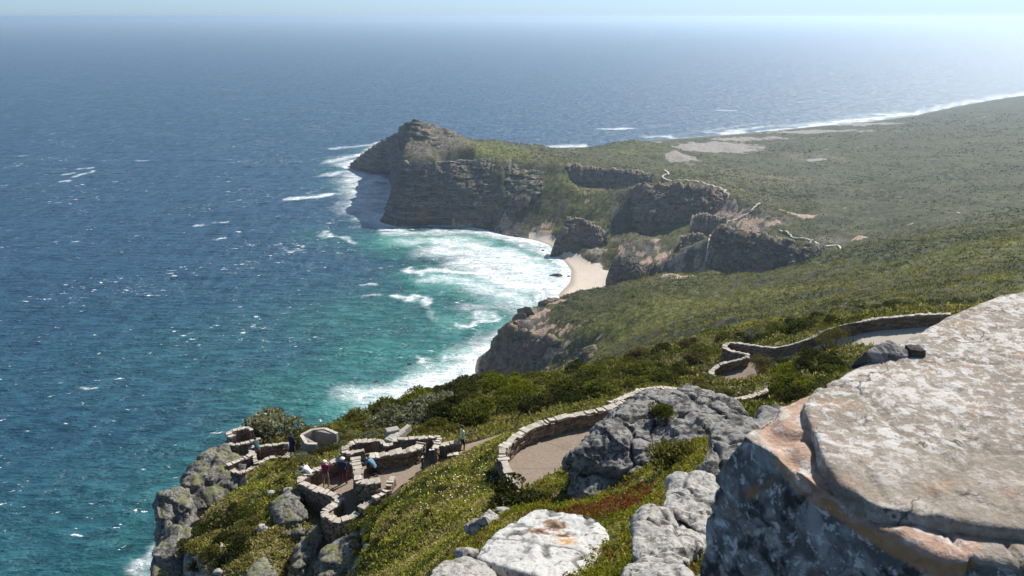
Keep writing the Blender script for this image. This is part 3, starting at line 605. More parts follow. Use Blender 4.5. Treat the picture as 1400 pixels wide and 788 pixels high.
# extra wash where the water meets rock or sand
hs = height(xs, ys); shore_w = sstep(-4.0, -0.3, hs + 0.0) * (np.hypot(xs, ys) > 260)
farc = np.hypot(xs, ys) > 1380; foam = np.maximum(foam, shore_w * np.where(farc, .7 * sstep(-.05, .3, fbm2(xs / 60, ys / 60, 3, 88)), .75)); turq = np.where(farc, np.minimum(turq, .22), np.maximum(turq, shore_w * .8))
ix = np.arange(len(xs)).reshape(A.shape)
Fs = np.stack([ix[:-1, :-1], ix[:-1, 1:], ix[1:, 1:], ix[1:, :-1]], -1).reshape(-1, 4)
def sea_mat():
    t = NT('sea_water'); p = t.pos()
    turq = t.attr('turq'); fo = t.attr('foam')
    big = t.noise(t.mapv(p, (.0035, .006, 1)), 1.0, 4, .6)
    c = t.ramp(turq, [(0.0, (0.008, 0.042, 0.082)), (0.28, (0.006, 0.060, 0.064)), (0.6, (0.010, 0.110, 0.092)), (1.0, (0.13, 0.35, 0.295))])
    c = t.mix(t.rng(big, .35, .65, 0, .35), c, (0.004, 0.028, 0.050))
    # wind chop, three sizes, crests lying across the wind
    rot = (0, 0, math.radians(-24))
    w0 = t.noise(t.mapv(p, (.014, .040, 1), rot), 1.0, 3, .5); w1 = t.noise(t.mapv(p, (.055, .15, 1), rot), 1.0, 4, .6, .3); w2 = t.noise(t.mapv(p, (.30, .55, 1), rot), 1.0, 4, .62)
    hgt = t.math('ADD', t.math('ADD', t.math('MULTIPLY', w0, 6.0), t.math('MULTIPLY', w1, 3.4)), t.math('MULTIPLY', w2, .9))
    c = t.mix(t.math('MULTIPLY', t.rng(w1, .42, .64), .6), c, t.mix(turq, (0.012, 0.070, 0.112), (0.08, 0.30, 0.25)))
    # whitecaps
    g = t.noise(t.mapv(p, (.010, .013, 1), (0, 0, .7)), 1.0, 3, .6)
    k1 = t.noise(t.mapv(p, (.10, .24, 1), (0, 0, math.radians(-14))), 1.0, 5, .66, .5)
    th = t.rng(g, .32, .70, .70, .607)
    cap = t.rng(t.math('SUBTRACT', k1, th), .0, .018)
    k2 = t.noise(t.mapv(p, (.26, .55, 1), (0, 0, math.radians(-20))), 1.0, 5, .7, .6)
    th2 = t.rng(g, .32, .68, .72, .633)
    cap2 = t.math('MULTIPLY', t.rng(t.math('SUBTRACT', k2, th2), .0, .02), .75)
    caps = t.math('MAXIMUM', cap, cap2)
    # torn foam
    n1 = t.noise(t.mapv(p, (.055, .085, 1), (0, 0, .5)), 1.0, 8, .68, .9)
    wv = t.n('ShaderNodeVectorMath', operation='ADD'); t.l(p, wv.inputs[0])
    sc = t.n('ShaderNodeVectorMath', operation='SCALE'); t.l(t.noise(p, .09, 4, .6, 0, 'Color'), sc.inputs[0]); sc.inputs['Scale'].default_value = 16.0; t.l(sc.outputs[0], wv.inputs[1])
    web = t.voro(t.mapv(wv.outputs[0], (.085, .14, .0)), 1.0, 'DISTANCE_TO_EDGE'); web2 = t.voro(t.mapv(wv.outputs[0], (.30, .42, 0)), 1.0, 'DISTANCE_TO_EDGE')
    lace = t.math('MAXIMUM', t.rng(web, .13, .0), t.math('MULTIPLY', t.rng(web2, .16, .0), .7))
    tex = t.math('ADD', t.math('MULTIPLY', n1, 1.0), t.math('MULTIPLY', lace, .17))
    f = t.rng(t.math('ADD', tex, t.math('MULTIPLY', fo, .78)), .82, 1.22)
    veil = t.math('MULTIPLY', t.rng(fo, .12, .8), t.rng(n1, .22, .58, .5, .95))
    f = t.math('MAXIMUM', f, t.math('MULTIPLY', veil, .84))
    f = t.math('MULTIPLY', f, t.rng(fo, .03, .14))
    f = t.math('MAXIMUM', f, caps)
    c = t.mix(f, c, (0.66, 0.69, 0.69))
    t.set(Base_Color=c, Roughness=t.rng(f, 0, 1, .41, .8), IOR=1.333, Specular_IOR_Level=t.rng(f, 0, 1, .5, .1))
    # facets too small to resolve tilt the surface directly
    kf = t.n('ShaderNodeVectorMath', operation='SUBTRACT'); t.l(t.noise(t.mapv(p, (.35, .6, 1), rot), 1.0, 3, .6, 0, 'Color'), kf.inputs[0]); kf.inputs[1].default_value = (.5, .5, .5)
    kg = t.n('ShaderNodeVectorMath', operation='MULTIPLY'); t.l(kf.outputs[0], kg.inputs[0]); kg.inputs[1].default_value = (1.4, 1.4, 0)
    kl = t.n('ShaderNodeVectorMath', operation='SUBTRACT'); t.l(t.noise(t.mapv(p, (.085, .032, 1)), 1.0, 4, .75, 0, 'Color'), kl.inputs[0]); kl.inputs[1].default_value = (.5, .5, .5)
    km = t.n('ShaderNodeVectorMath', operation='MULTIPLY'); t.l(kl.outputs[0], km.inputs[0]); km.inputs[1].default_value = (1.6, 1.6, 0)
    kq = t.n('ShaderNodeVectorMath', operation='SCALE'); t.l(km.outputs[0], kq.inputs[0]); t.l(t.rng(turq, .02, .5, 1.0, .35), kq.inputs['Scale'])
    sp = t.n('ShaderNodeVectorMath', operation='SCALE'); t.l(kg.outputs[0], sp.inputs[0]); t.l(t.rng(t.noise(t.mapv(p, (.10, .03, 1)), 1.0, 4, .75), .40, .64, .1, 2.4), sp.inputs['Scale'])
    ad = t.n('ShaderNodeVectorMath', operation='ADD'); t.l(sp.outputs[0], ad.inputs[0]); a2 = t.n('ShaderNodeVectorMath', operation='ADD'); t.l(kq.outputs[0], a2.inputs[0]); t.l(t.n('ShaderNodeNewGeometry').outputs['Normal'], a2.inputs[1]); t.l(a2.outputs[0], ad.inputs[1])
    nm = t.n('ShaderNodeVectorMath', operation='NORMALIZE'); t.l(ad.outputs[0], nm.inputs[0])
    t.bump(t.math('ADD', hgt, t.math('MULTIPLY', f, .7)), 1.0, 1.0, nm.outputs[0])
    return t.m
tag(link('sea', npmesh('sea', np.stack([xs, ys, np.zeros_like(xs)], 1), Fs, sea_mat(), True, None, {'foam': foam, 'turq': turq})), kind='structure')
# small pond on the plain
gp = [G(px, py) for px, py in ((1097, 223), (1108, 219), (1128, 217), (1134, 220), (1120, 223))]
# ------------------------------------------------------------------ the air
bm = bmesh.new(); bmesh.ops.create_cube(bm, size=1.0)
x0, x1, y0, y1, z0, z1 = -1.2e6, 1.2e6, -3.0e3, 1.2e6, -10.4, 243.5
for v in bm.verts: v.co = ((x0 + x1) / 2 + v.co.x * (x1 - x0), (y0 + y1) / 2 + v.co.y * (y1 - y0), (z0 + z1) / 2 + v.co.z * (z1 - z0))
me = bpy.data.meshes.new('haze'); bm.to_mesh(me); bm.free()
hm = bpy.data.materials.new('sea_air'); hm.use_nodes = True; ht = hm.node_tree; ht.nodes.clear()
ho = ht.nodes.new('ShaderNodeOutputMaterial'); hv = ht.nodes.new('ShaderNodeVolumePrincipled')
hv.inputs['Color'].default_value = (0.66, 0.83, 0.97, 1); hv.inputs['Density'].default_value = HAZE; hv.inputs['Anisotropy'].default_value = 0.55
ht.links.new(hv.outputs[0], ho.inputs['Volume']); me.materials.append(hm)
tag(link('haze', me), kind='stuff')
# ------------------------------------------------------------------ paving
def floor_mat(name, c0, c1, joint=0.0):
    t = NT(name); p = t.pos()
    c = t.mix(t.rng(t.noise(p, 9, 5, .75), .3, .7), c0, c1); c = t.mix(t.rng(t.noise(p, .7, 4), .55, .75, 0, .5), c, tuple(x * .72 for x in c0))
    c = t.mix(t.rng(t.noise(p, 28, 2), .62, .7, 0, .6), c, tuple(min(1, x * 1.7) for x in c1))
    t.set(Base_Color=c, Roughness=.9, Specular_IOR_Level=.2); t.bump(t.noise(p, 22, 4, .7), .5, .02)
    return t.m
M_PAVE = floor_mat('exposed_aggregate_paving', (0.165, 0.126, 0.092), (0.245, 0.195, 0.148))
M_CONC = floor_mat('pale_concrete', (0.31, 0.275, 0.225), (0.39, 0.345, 0.285))
from mathutils.geometry import tessellate_polygon
def paving(name, poly, mat, thick=.25):
    P = [Vector(q) for q in poly]; tris = tessellate_polygon([P])
    n = len(P); V = [tuple(p) for p in P] + [(p.x, p.y, p.z - thick) for p in P]
    Fc = []
    for a, b, c in tris:
        nn = (P[b] - P[a]).cross(P[c] - P[a])
        Fc.append((a, b, c) if nn.z > 0 else (a, c, b))
    for i in range(n):
        j = (i + 1) % n; Fc += [(i, j, n + j), (i, n + j, n + i)]
    o = link(name, npmesh(name, np.array(V), np.array(Fc), mat, False)); tag(o, kind='structure'); return o
for k, poly in FLOORS.items():
    paving('path' if 'path' in k or 'far' in k else 'terrace_paving', poly, M_CONC if k in ('far_path',) else M_PAVE)
# joints sawn across the upper path
jt = []
for a, b in (((705, 641), (790, 640)), ((731, 600), (800, 622)), ((790, 585), (838, 592))):
    p, q = PZ(*a, UPZ + .004), PZ(*b, UPZ + .004); d = (q - p) / np.linalg.norm(q - p); s = np.array([-d[1], d[0], 0]) * .012
    jt.append([p - s, q - s, q + s, p + s])
jm = simple_mat('path_joint', (.09, .08, .07))
tag(link('path_joints', npmesh('path_joints', np.concatenate(jt), np.arange(12).reshape(3, 4), jm, False)), kind='structure')

# ------------------------------------------------------------------ dry stone walls
def stone_mat(name, dark, light, lich):
    t = NT(name); p = t.pos(); tone = t.attr('tone')
    c = t.mix(tone, dark, light); n = t.noise(p, 6, 5, .7)
    c = t.mix(t.rng(n, .35, .65, 0, .45), c, tuple(x * .45 for x in dark))
    c = t.mix(t.rng(t.noise(p, 3.1, 4, .7), .56, .66, 0, .75), c, lich)
    c = t.mix(t.rng(t.noise(p, 4.3, 3), .64, .70, 0, .6), c, (.26, .15, .06))
    t.set(Base_Color=c, Roughness=.92, Specular_IOR_Level=.15); t.bump(n, .7, .06)
    return t.m
M_WALL = stone_mat('wall_stone', (0.12, 0.088, 0.062), (0.28, 0.215, 0.155), (0.31, 0.28, 0.235))
M_COPE = stone_mat('coping_stone', (0.36, 0.315, 0.255), (0.50, 0.445, 0.37), (0.50, 0.475, 0.43))
M_REND = stone_mat('rendered_concrete', (0.25, 0.235, 0.21), (0.28, 0.265, 0.24), (0.36, 0.345, 0.32))
BOXF = np.array([(0, 1, 3, 2), (4, 6, 7, 5), (0, 4, 5, 1), (2, 3, 7, 6), (0, 2, 6, 4), (1, 5, 7, 3)])
BOXF = BOXF[:, ::-1]
def polyline(pts, n_per=8):
    P = np.array(pts, float); out = []
    Pm = np.vstack([2 * P[0] - P[1], P, 2 * P[-1] - P[-2]])
    for i in range(1, len(Pm) - 2):
        a, b, c, d = Pm[i - 1:i + 3]
        for t in np.linspace(0, 1, n_per, endpoint=False):
            out.append(.5 * ((2 * b) + (c - a) * t + (2 * a - 5 * b + 4 * c - d) * t * t + (3 * b - a - 3 * c + d) * t ** 3))
    out.append(P[-1]); return np.array(out)
def stones(path, z_lo, z_hi, width, L, jit, closed=False):
    """rows of blocks along path (n,2), from z_lo(s) to z_hi(s) (callables); returns verts, faces, tone"""
    s = np.r_[0, np.cumsum(np.linalg.norm(np.diff(path, axis=0), axis=1))]
    V = []; T = []
    pos = 0.0
    while pos < s[-1] - .05:
        l = min(L * random.uniform(.65, 1.4), s[-1] - pos)
        if s[-1] - pos - l < .12: l = s[-1] - pos
        e = [np.array([np.interp(u, s, path[:, 0]), np.interp(u, s, path[:, 1])]) for u in (pos + .008, pos + l - .008)]
        d = e[1] - e[0]; d /= np.linalg.norm(d) + 1e-9; nn = np.array([-d[1], d[0]])
        w = width * random.uniform(1 - jit * .5, 1 + jit * .5) / 2; off = random.uniform(-jit, jit) * .12 * width
        za = [z_lo(pos), z_lo(pos + l)]; zb = [z_hi(pos) + random.uniform(-jit, jit) * .07, z_hi(pos + l) + random.uniform(-jit, jit) * .07]
        for k in (0, 1):
            for sgn in (-1, 1):
                for zt in (za[k], zb[k]):
                    q = e[k] + nn * (sgn * w + off + random.uniform(-1, 1) * jit * .03)
                    V.append((q[0] + random.uniform(-1, 1) * jit * .02, q[1] + random.uniform(-1, 1) * jit * .02, zt))
        T += [random.random()] * 8
        pos += l
    n = len(V) // 8
    return np.array(V).reshape(-1, 3), (BOXF[None] + 8 * np.arange(n)[:, None, None]).reshape(-1, 4), np.array(T)
def joinparts(parts):
    V, Fc, T = [], [], []; o = 0
    for v, f, t in parts:
        V.append(v); Fc.append(f + o); T.append(t); o += len(v)
    return np.concatenate(V), np.concatenate(Fc), np.concatenate(T)
def wall(top_px, h, drop, width, label, group=None, cope=.085, smooth=True, rend=False, L=.29, course=.155, capmat=None):
    """top_px: (px, py, z of the top); h above the floor, drop below it on the outside"""
    pts = [PZ(*q) for q in top_px]; width *= .76
    if smooth: pts = polyline(pts, 6)
    pts = np.array(pts); s = np.r_[0, np.cumsum(np.linalg.norm(np.diff(pts[:, :2], axis=0), axis=1))]
    zt = lambda u: float(np.interp(u, s, pts[:, 2])) - cope
    total = h + drop - cope
    root = empty('stone_wall' if not rend else 'bastion_wall', Vector(pts[len(pts) // 2]) - Vector((0, 0, h)))
    base = np.array(root.location)
    parts = []
    if rend:
        parts.append(stones(pts[:, :2], lambda u: zt(u) - total, zt, width, 1.6, .02))
    else:
        nc = max(1, int(round(total / course)))
        for k in range(nc):
            parts.append(stones(pts[:, :2], lambda u, k=k: zt(u) - total * (k + 1) / nc + .006, lambda u, k=k: zt(u) - total * k / nc - .004, width, L, .5))
        parts.append(stones(pts[:, :2], lambda u: zt(u) - total, lambda u: zt(u) - .05, width * .78, 1.0, 0.0))
    V, Fc, T = joinparts(parts); V = V - base
    link('stonework', npmesh('stonework', V, Fc, M_REND if rend else M_WALL, False, None, {'tone': T}), root)
    V, Fc, T = stones(pts[:, :2], lambda u: zt(u) + .004, lambda u: zt(u) + cope, width * (1.04 if not rend else 1.1), .29 if not rend else 1.3, .7 if not rend else .03)
    link('coping', npmesh('coping', V - base, Fc, capmat or M_COPE, False, None, {'tone': T}), root)
    tag(root, label, 'stone wall' if not rend else 'wall', group)
    return root
def S(pts, z): return [(a, b, z) for a, b in pts]
wall(S([(856, 547.5), (837.6, 555), (811, 562), (777, 568.5), (742.8, 577.5), (720, 586.5), (701.6, 599), (688.5, 612), (687, 624), (692, 637), (697, 653), (702, 668), (705, 690)], UPZ + .85), .85, 1.6, .52, 'long curved stone parapet with pale coping along the outer edge of the broad brown path')
wall([(835, 551, 216.7), (848, 545, 216.5), (862, 539, 216.1), (880, 532, 215.9), (910, 530, 215.7), (942, 535.5, 215.5)], .9, 1.0, .5, 'low stone wall showing along the crest just behind the big cracked grey crag')
WZ = PD(1030, 548, 53)[2]
wall([(1002, 546, WZ + .9), (1018, 543.5, WZ + .9), (1032, 539.5, WZ + .9), (1046, 533.5, WZ + 1.0), (1062, 525, WZ + 1.1)], .9, .8, .5, 'short rising piece of stone wall between the cracked grey crag and the foreground boulder')
wall([(a, b, farz(a) + .95) for a, b in ((981, 523), (974.6, 514), (973.4, 507), (984, 498.3), (1003, 493), (1020.7, 488.6), (1023, 485), (1016, 482.5), (1003.7, 481), (991, 475), (996.4, 469), (1010, 469), (1030, 472), (1050, 474.5), (1066.8, 474), (1096, 466.8), (1115.4, 458.3), (1124, 453))], .95, 1.2, .5,
     'zigzag stone wall doubling back around a bay on the far bend of the path', L=.5)
wall([(a, b, farz(a) + 1.05) for a, b in ((1124, 453), (1145, 446), (1173.7, 440), (1202.8, 435), (1256, 430), (1300, 428.5))], 1.05, 1.2, .5, 'long stone wall behind the pale concrete path at the far right, ending behind the boulder', L=.5)
# lookout on two levels
wall(S([(483, 634), (471, 625), (451, 633), (430.5, 642.5), (415, 650), (409, 657), (417, 661), (430.5, 666.6), (451, 674), (461, 678.5), (464.5, 684), (453, 692.5), (443.7, 699), (445.7, 705), (458, 710), (471, 709.5), (482, 705.5), (489, 700)], ZL + 1.0), 1.0, 1.7, .5, 'winding stone parapet of the lower lookout with people standing inside', L=.3)
wall(S([(486, 624), (488.5, 640), (491, 658.5), (505, 659), (520, 656)], ZU + .95), 2.1, .5, .6, 'tall stone dividing wall with flat pale top between upper and lower lookout', smooth=False)
wall(S([(500, 624.5), (520, 621.5), (545, 617.5), (568, 613), (576, 604.5)], ZU + .95), .95, .8, .62, 'thick stone wall of the upper lookout with the crouching person at its end')
wall(S([(472, 619.5), (471.5, 612), (485, 604.5), (500, 602.5), (518, 601.5), (524, 606)], ZS + .3), .6, .8, .45, 'low oval stone enclosure with a pale rim among shrubs behind the lookout')
wall(S([(473, 619.5), (485, 617.5), (498, 614.5)], ZS + .3), .6, .8, .45, 'short pale rimmed wall closing the near side of the oval enclosure')
wall(S([(524, 608.5), (550, 606), (573, 603.5)], ZS + .5), .7, .8, .4, 'narrow stone wall parallel to and behind the thick wall of the upper lookout')
wall(S([(537, 601), (570, 598.5), (602, 596.5), (598, 605), (594, 613)], ZS + 1.0), .9, .7, .42, 'stone wall bending around the back corner of the upper lookout', smooth=False)
wall(S([(598, 608.5), (614, 606), (630, 604)], ZS + .85), .85, .6, .5, 'low wall with white topped stones beside the side path behind the wooden posts')
wall(S([(611, 621.5), (622, 620.5), (632, 618.5)], ZU + .45), .45, .6, .35, 'very low kerb like wall on the near side of the side path below the walker')
wall(S([(493, 694), (503, 687), (511, 683)], ZU + .12), .5, 1.2, .45, 'lower stepped kerb wall with broad pale blocks right of the lookout')
wall(S([(511, 681), (522, 674), (531, 668)], ZU + .35), .5, 1.0, .45, 'upper stepped kerb wall with broad pale blocks at the edge of the plants')
wall(S([(531, 664), (534, 656), (538, 652)], ZU + .55), .55, .6, .4, 'stubby stone pillar wall at the corner of the plants', smooth=False)
# terraces on the left outcrop
wall(S([(344.3, 588.5), (338, 583), (324, 587), (311.5, 590), (314, 594), (319, 597)], ZT + 1.4), .9, 1.5, .42, 'small far curved parapet at the top of the left outcrop', smooth=False)
wall(S([(319, 597), (312, 602), (310.5, 605), (316, 607.5), (324, 607.5), (331.4, 606.5), (344, 603), (356, 598.5)], ZT + 1.0), .6, 1.7, .42, 'rounded pale retaining wall below the small far parapet on the left outcrop')
wall(S([(310, 635.5), (328.6, 628), (345.7, 621), (344.5, 617), (340.5, 613.8), (345, 610.7), (362, 608.8), (376, 608), (388, 605)], ZT + .95), .95, .9, .42, 'stepped parapet on the sea side of the left terrace', smooth=False)
wall(S([(310, 635.5), (317, 641), (324.4, 645), (336, 644), (349, 636), (362, 628.5), (373.6, 625), (388, 625.5), (404, 624.5)], ZT + .6), .6, 1.8, .42, 'near parapet of the left terrace standing over the grass slope')
wall(S([(345.7, 621), (348, 626), (351, 633)], ZT + .8), .8, .5, .4, 'short cross wall joining the two parapets of the left terrace')
wall(S([(461, 592.5), (449.5, 585.5), (431.4, 585.5), (414.3, 591.5), (408.6, 599), (420, 606.7), (433, 606.5)], ZH + 1.1), 1.1, 1.3, .28, 'smooth angular concrete gun emplacement wall among bushes', smooth=False, rend=True, cope=.08)

# ------------------------------------------------------------------ posts and slabs
M_WOOD = simple_mat('weathered_post_wood', (.075, .068, .062), .9, .4, 14, .4); M_CAPW = simple_mat('post_cap', (.6, .58, .54))
def prism(bm, c, w, d, h, rz=0, top=1.0):
    vs = []
    for z, k in ((0, 1.0), (h, top)):
        for sx, sy in ((-1, -1), (1, -1), (1, 1), (-1, 1)):
            x, y = sx * w / 2 * k, sy * d / 2 * k
            vs.append(bm.verts.new((c[0] + x * math.cos(rz) - y * math.sin(rz), c[1] + x * math.sin(rz) + y * math.cos(rz), c[2] + z)))
    for f in ((3, 2, 1, 0), (4, 5, 6, 7), (0, 1, 5, 4), (1, 2, 6, 5), (2, 3, 7, 6), (3, 0, 4, 7)): bm.faces.new([vs[i] for i in f])
def bmobj(name, bm, mat, parent=None, smooth=False):
    me = bpy.data.meshes.new(name); bm.to_mesh(me); bm.free(); me.materials.append(mat)
    if smooth: me.polygons.foreach_set('use_smooth', np.ones(len(me.polygons), bool))
    return link(name, me, parent)
for (px, py, hh, ww, lab) in ((578, 646, 1.02, .13, 'slim dark wooden post standing alone at the edge of the upper lookout paving'), (589, 637.5, 1.12, .17, 'left one of two thick dark posts standing side by side on the paving'), (593, 636.5, 1.10, .17, 'right one of two thick dark posts standing side by side on the paving'), (608, 630, 1.02, .13, 'dark post with pale cap farthest along the side path')):
    c = PZ(px, py, ZU); r = empty('wooden_post', c)
    bm = bmesh.new(); prism(bm, (0, 0, -.1), ww, ww, hh + .1, .3, .93); bmesh.ops.bevel(bm, geom=bm.edges[:], offset=.012, segments=1, affect='EDGES'); bmobj('shaft', bm, M_WOOD, r)
    bm = bmesh.new(); prism(bm, (0, 0, hh + .002), ww * .9, ww * .9, .03, .3, .7); bmobj('cap', bm, M_CAPW, r)
    tag(r, lab, 'post', 'posts on the lookout path')
M_SLAB = stone_mat('slab_stone', (.32, .30, .26), (.42, .39, .34), (.46, .44, .40))
for (px, py, w, d, h, rz, lab) in ((536.5, 592, .9, .6, .3, .4, 'pale concrete block beside the ramp behind the lookout'), (547, 593, .35, 2.2, .16, -.5, 'long pale plank lying on a slope behind the lookout'), (540, 597, .7, 1.6, .12, -.5, 'brown flat ramp slab next to the pale plank'), (334, 597, .5, .4, .35, .2, 'single white stone block inside the far left terrace'), (391, 609, .45, .3, .2, .1, 'loose white coping stone at the end of the left terrace parapet')):
    z = ZS + .25 if px > 500 else ZT + .5
    c = PZ(px, py, z); bm = bmesh.new(); prism(bm, (0, 0, -.3), w, d, h + .3, rz, .92); bmesh.ops.bevel(bm, geom=bm.edges[:], offset=.03, segments=1, affect='EDGES')
    o = bmobj('stone_slab', bm, M_SLAB); o.location = c; tag(o, lab, 'slab')

# ------------------------------------------------------------------ people
def cloth(name, c): return simple_mat(name, c, .9, .15, 20)
SKIN = cloth('skin', (.42, .24, .16)); HAIRD = cloth('dark_hair', (.03, .022, .018))
def skin_mesh(name, verts, edges, radii, mat_fn, mats, sub=2):
    me = bpy.data.meshes.new(name); me.from_pydata(verts, edges, []); o = bpy.data.objects.new('tmp', me); COL.objects.link(o)
    md = o.modifiers.new('s', 'SKIN'); md.use_smooth_shade = True
    for i, r in enumerate(radii): me.skin_vertices[0].data[i].radius = (r, r) if not isinstance(r, tuple) else r
    me.skin_vertices[0].data[0].use_root = True
    o.modifiers.new('u', 'SUBSURF').levels = sub
    dg = bpy.context.evaluated_depsgraph_get(); ev = o.evaluated_get(dg); m2 = bpy.data.meshes.new_from_object(ev)
    bpy.data.objects.remove(o); m2.name = name
    m2.materials.clear()
    for m in mats: m2.materials.append(m)
    for f in m2.polygons: f.use_smooth = True; f.material_index = mat_fn(f.center)
    return m2
def person(loc, face, label, top, legs, pose='stand', hat=None, shorts=False, long_top=False, group='visitors on the lookouts'):
    """face: heading in radians, 0 = away from the viewpoint (+Y). Local frame: +Y ahead."""
    lean = {'stand': .06, 'photo': .04, 'bend': .75, 'kneel': .62}[pose]; hipz = .92; drop = 0
    if pose == 'kneel': hipz = .50
    if pose == 'bend': hipz = .88
    def up(d, side=0): return Vector((side, math.sin(lean) * d, hipz + math.cos(lean) * d))
    J = {'hip': Vector((0, 0, hipz)), 'waist': up(.16), 'chest': up(.38), 'neck': up(.52), 'headb': up(.60), 'head': up(.70), 'crown': up(.79)}
    for s, n in ((-1, 'l'), (1, 'r')):
        J['hp' + n] = Vector((.10 * s, 0, hipz - .04))
        if pose == 'kneel':
            J['kn' + n] = Vector((.13 * s, .30, .12 if s > 0 else .10)); J['an' + n] = Vector((.13 * s, -.16, .08)); J['to' + n] = Vector((.13 * s, -.26, .03))
        else:
            st = .09 * s if pose != 'walk' else .25 * s
            J['kn' + n] = Vector((.12 * s, .03 + st * .4, .49)); J['an' + n] = Vector((.13 * s, -.02 + st * .5, .08)); J['to' + n] = Vector((.15 * s, .15 + st * .5, .035))
        J['sh' + n] = up(.47, .17 * s)
        if pose == 'photo':
            J['el' + n] = up(.42, .30 * s) + Vector((0, .20, 0)); J['wr' + n] = up(.66, .10 * s) + Vector((0, .26, 0)); J['ha' + n] = up(.70, .05 * s) + Vector((0, .25, 0))
        elif pose in ('bend', 'kneel'):
            J['el' + n] = J['sh' + n] + Vector((.06 * s, .16, -.20)); J['wr' + n] = J['el' + n] + Vector((-.03 * s, .22, .02)); J['ha' + n] = J['wr' + n] + Vector((0, .09, -.01))
        else:
            J['el' + n] = J['sh' + n] + Vector((.06 * s, -.03, -.28)); J['wr' + n] = J['el' + n] + Vector((-.02 * s, .12, -.22)); J['ha' + n] = J['wr' + n] + Vector((-.02 * s, .04, -.09))
    rad = {'hip': .145, 'waist': .135, 'chest': .155, 'neck': .055, 'headb': .075, 'head': .098, 'crown': .07}
    for n in 'lr': rad.update({'hp' + n: .095, 'kn' + n: .06, 'an' + n: .042, 'to' + n: .04, 'sh' + n: .065, 'el' + n: .045, 'wr' + n: .032, 'ha' + n: .036})
    E = [('hip', 'waist'), ('waist', 'chest'), ('chest', 'neck'), ('neck', 'headb'), ('headb', 'head'), ('head', 'crown')]
    for n in 'lr': E += [('hip', 'hp' + n), ('hp' + n, 'kn' + n), ('kn' + n, 'an' + n), ('an' + n, 'to' + n), ('chest', 'sh' + n), ('sh' + n, 'el' + n), ('el' + n, 'wr' + n), ('wr' + n, 'ha' + n)]
    K = list(J); ids = {k: i for i, k in enumerate(K)}
    neckp, hd = J['neck'], J['head']
    def mat_of(c):
        c = Vector(c)
        if (c - hd).length < .155 or (c - J['headb']).length < .07: return 2
        if min((c - J['ha' + n]).length for n in 'lr') < .10: return 2
        dl = min(((c - (J['hp' + n].lerp(J['kn' + n], t))).length for n in 'lr' for t in (.2, .5, .8)))
        dk = min(((c - (J['kn' + n].lerp(J['an' + n], t))).length for n in 'lr' for t in (.15, .45, .75, 1.0)))
        dt_ = min((c - J['to' + n]).length for n in 'lr')
        db = min((c - J['waist'].lerp(J['chest'], t)).length for t in (-.3, 0, .5, 1, 1.4)); da = min((c - J['sh' + n].lerp(J['el' + n], t)).length for n in 'lr' for t in (0, .5, 1))
        da = min(da, min((c - J['el' + n].lerp(J['wr' + n], t)).length for n in 'lr' for t in (.5, .9)))
        if dt_ < .10: return 3
        m = min(dl, dk, db, da)
        if m == dk: return 2 if shorts else 1
        if m == dl: return 1
        return 0
    body = skin_mesh('person', [tuple(J[k]) for k in K], [(ids[a], ids[b]) for a, b in E], [rad[k] for k in K], mat_of, [top, legs, SKIN, SHOE])
    o = link('person', body); o.location = loc; o.rotation_euler = (0, 0, face); o.scale = (1.07,) * 3
    # hair or hat: a cap that follows the skull
    bm = bmesh.new(); bmesh.ops.create_uvsphere(bm, u_segments=14, v_segments=10, radius=1.0)
    for v in bm.verts:
        c = v.co.copy(); k = max(0, -c.z); v.co = Vector((c.x * .112, c.y * .122 - .016, c.z * (.10 if c.z > 0 else .07)))
        if hat and -.2 < c.z < .05: v.co.x *= 1.45; v.co.y *= 1.45
        v.co += Vector((0, -.005, .035))
    R_ = Matrix.Rotation(-lean * .8, 3, 'X')
    for v in bm.verts: v.co = R_ @ v.co + hd
    h = bmobj('hat' if hat else 'hair', bm, hat or HAIRD, o, True)
    # face: nose and ears
    bm = bmesh.new()
    for (x, y, z, r) in ((0, .108, -.01, .016), (-.10, .005, 0, .018), (.10, .005, 0, .018)):
        g = bmesh.ops.create_icosphere(bm, subdivisions=1, radius=r)
        for v in g['verts']: v.co = R_ @ (v.co + Vector((x, y, z))) + hd
    for s, n in ((-1, 'l'), (1, 'r')):            # fingers
        hnd = J['ha' + n]; d = (J['ha' + n] - J['wr' + n]).normalized(); side = d.orthogonal().normalized(); upv = d.cross(side)
        for k in range(5):
            a = (k - 2) * .016; L_ = (.045, .07, .075, .07, .055)[k]
            b0 = hnd + side * a + d * .02; b1 = b0 + d * L_ * .6 + upv * .012; b2 = b1 + d * L_ * .4 + upv * .03
            vv = [[bm.verts.new(p + o_) for o_ in (side * .007, upv * .007, -side * .007, -upv * .007)] for p in (b0, b1, b2)]
            for q in (0, 1):
                for j in range(4): bm.faces.new((vv[q][j], vv[q][(j + 1) % 4], vv[q + 1][(j + 1) % 4], vv[q + 1][j]))
            bm.faces.new(vv[2])
    nb = len(bm.faces)
    for f in bm.faces: f.material_index = 2; f.smooth = True
    bm.from_mesh(body); bm.to_mesh(body); bm.free()
    if long_top:
        bm = bmesh.new(); rings = []
        for zf, rx, ry in ((.44, .19, .15), (.3, .19, .155), (.1, .185, .16), (-.1, .20, .18), (-.32, .22, .19), (-.55, .24, .20)):
            c = up(zf) if zf > 0 else Vector((0, 0, hipz + zf)); rings.append([bm.verts.new(c + Vector((rx * math.cos(t), ry * math.sin(t), 0))) for t in np.linspace(0, 2 * math.pi, 16, endpoint=False)])
        for a, b in zip(rings[:-1], rings[1:]):
            for j in range(16): bm.faces.new((a[j], b[j], b[(j + 1) % 16], a[(j + 1) % 16]))
        bmobj('coat', bm, top, o, True)
    tag(o, label, 'person', group)
    return o
SHOE = cloth('shoe', (.05, .045, .04))
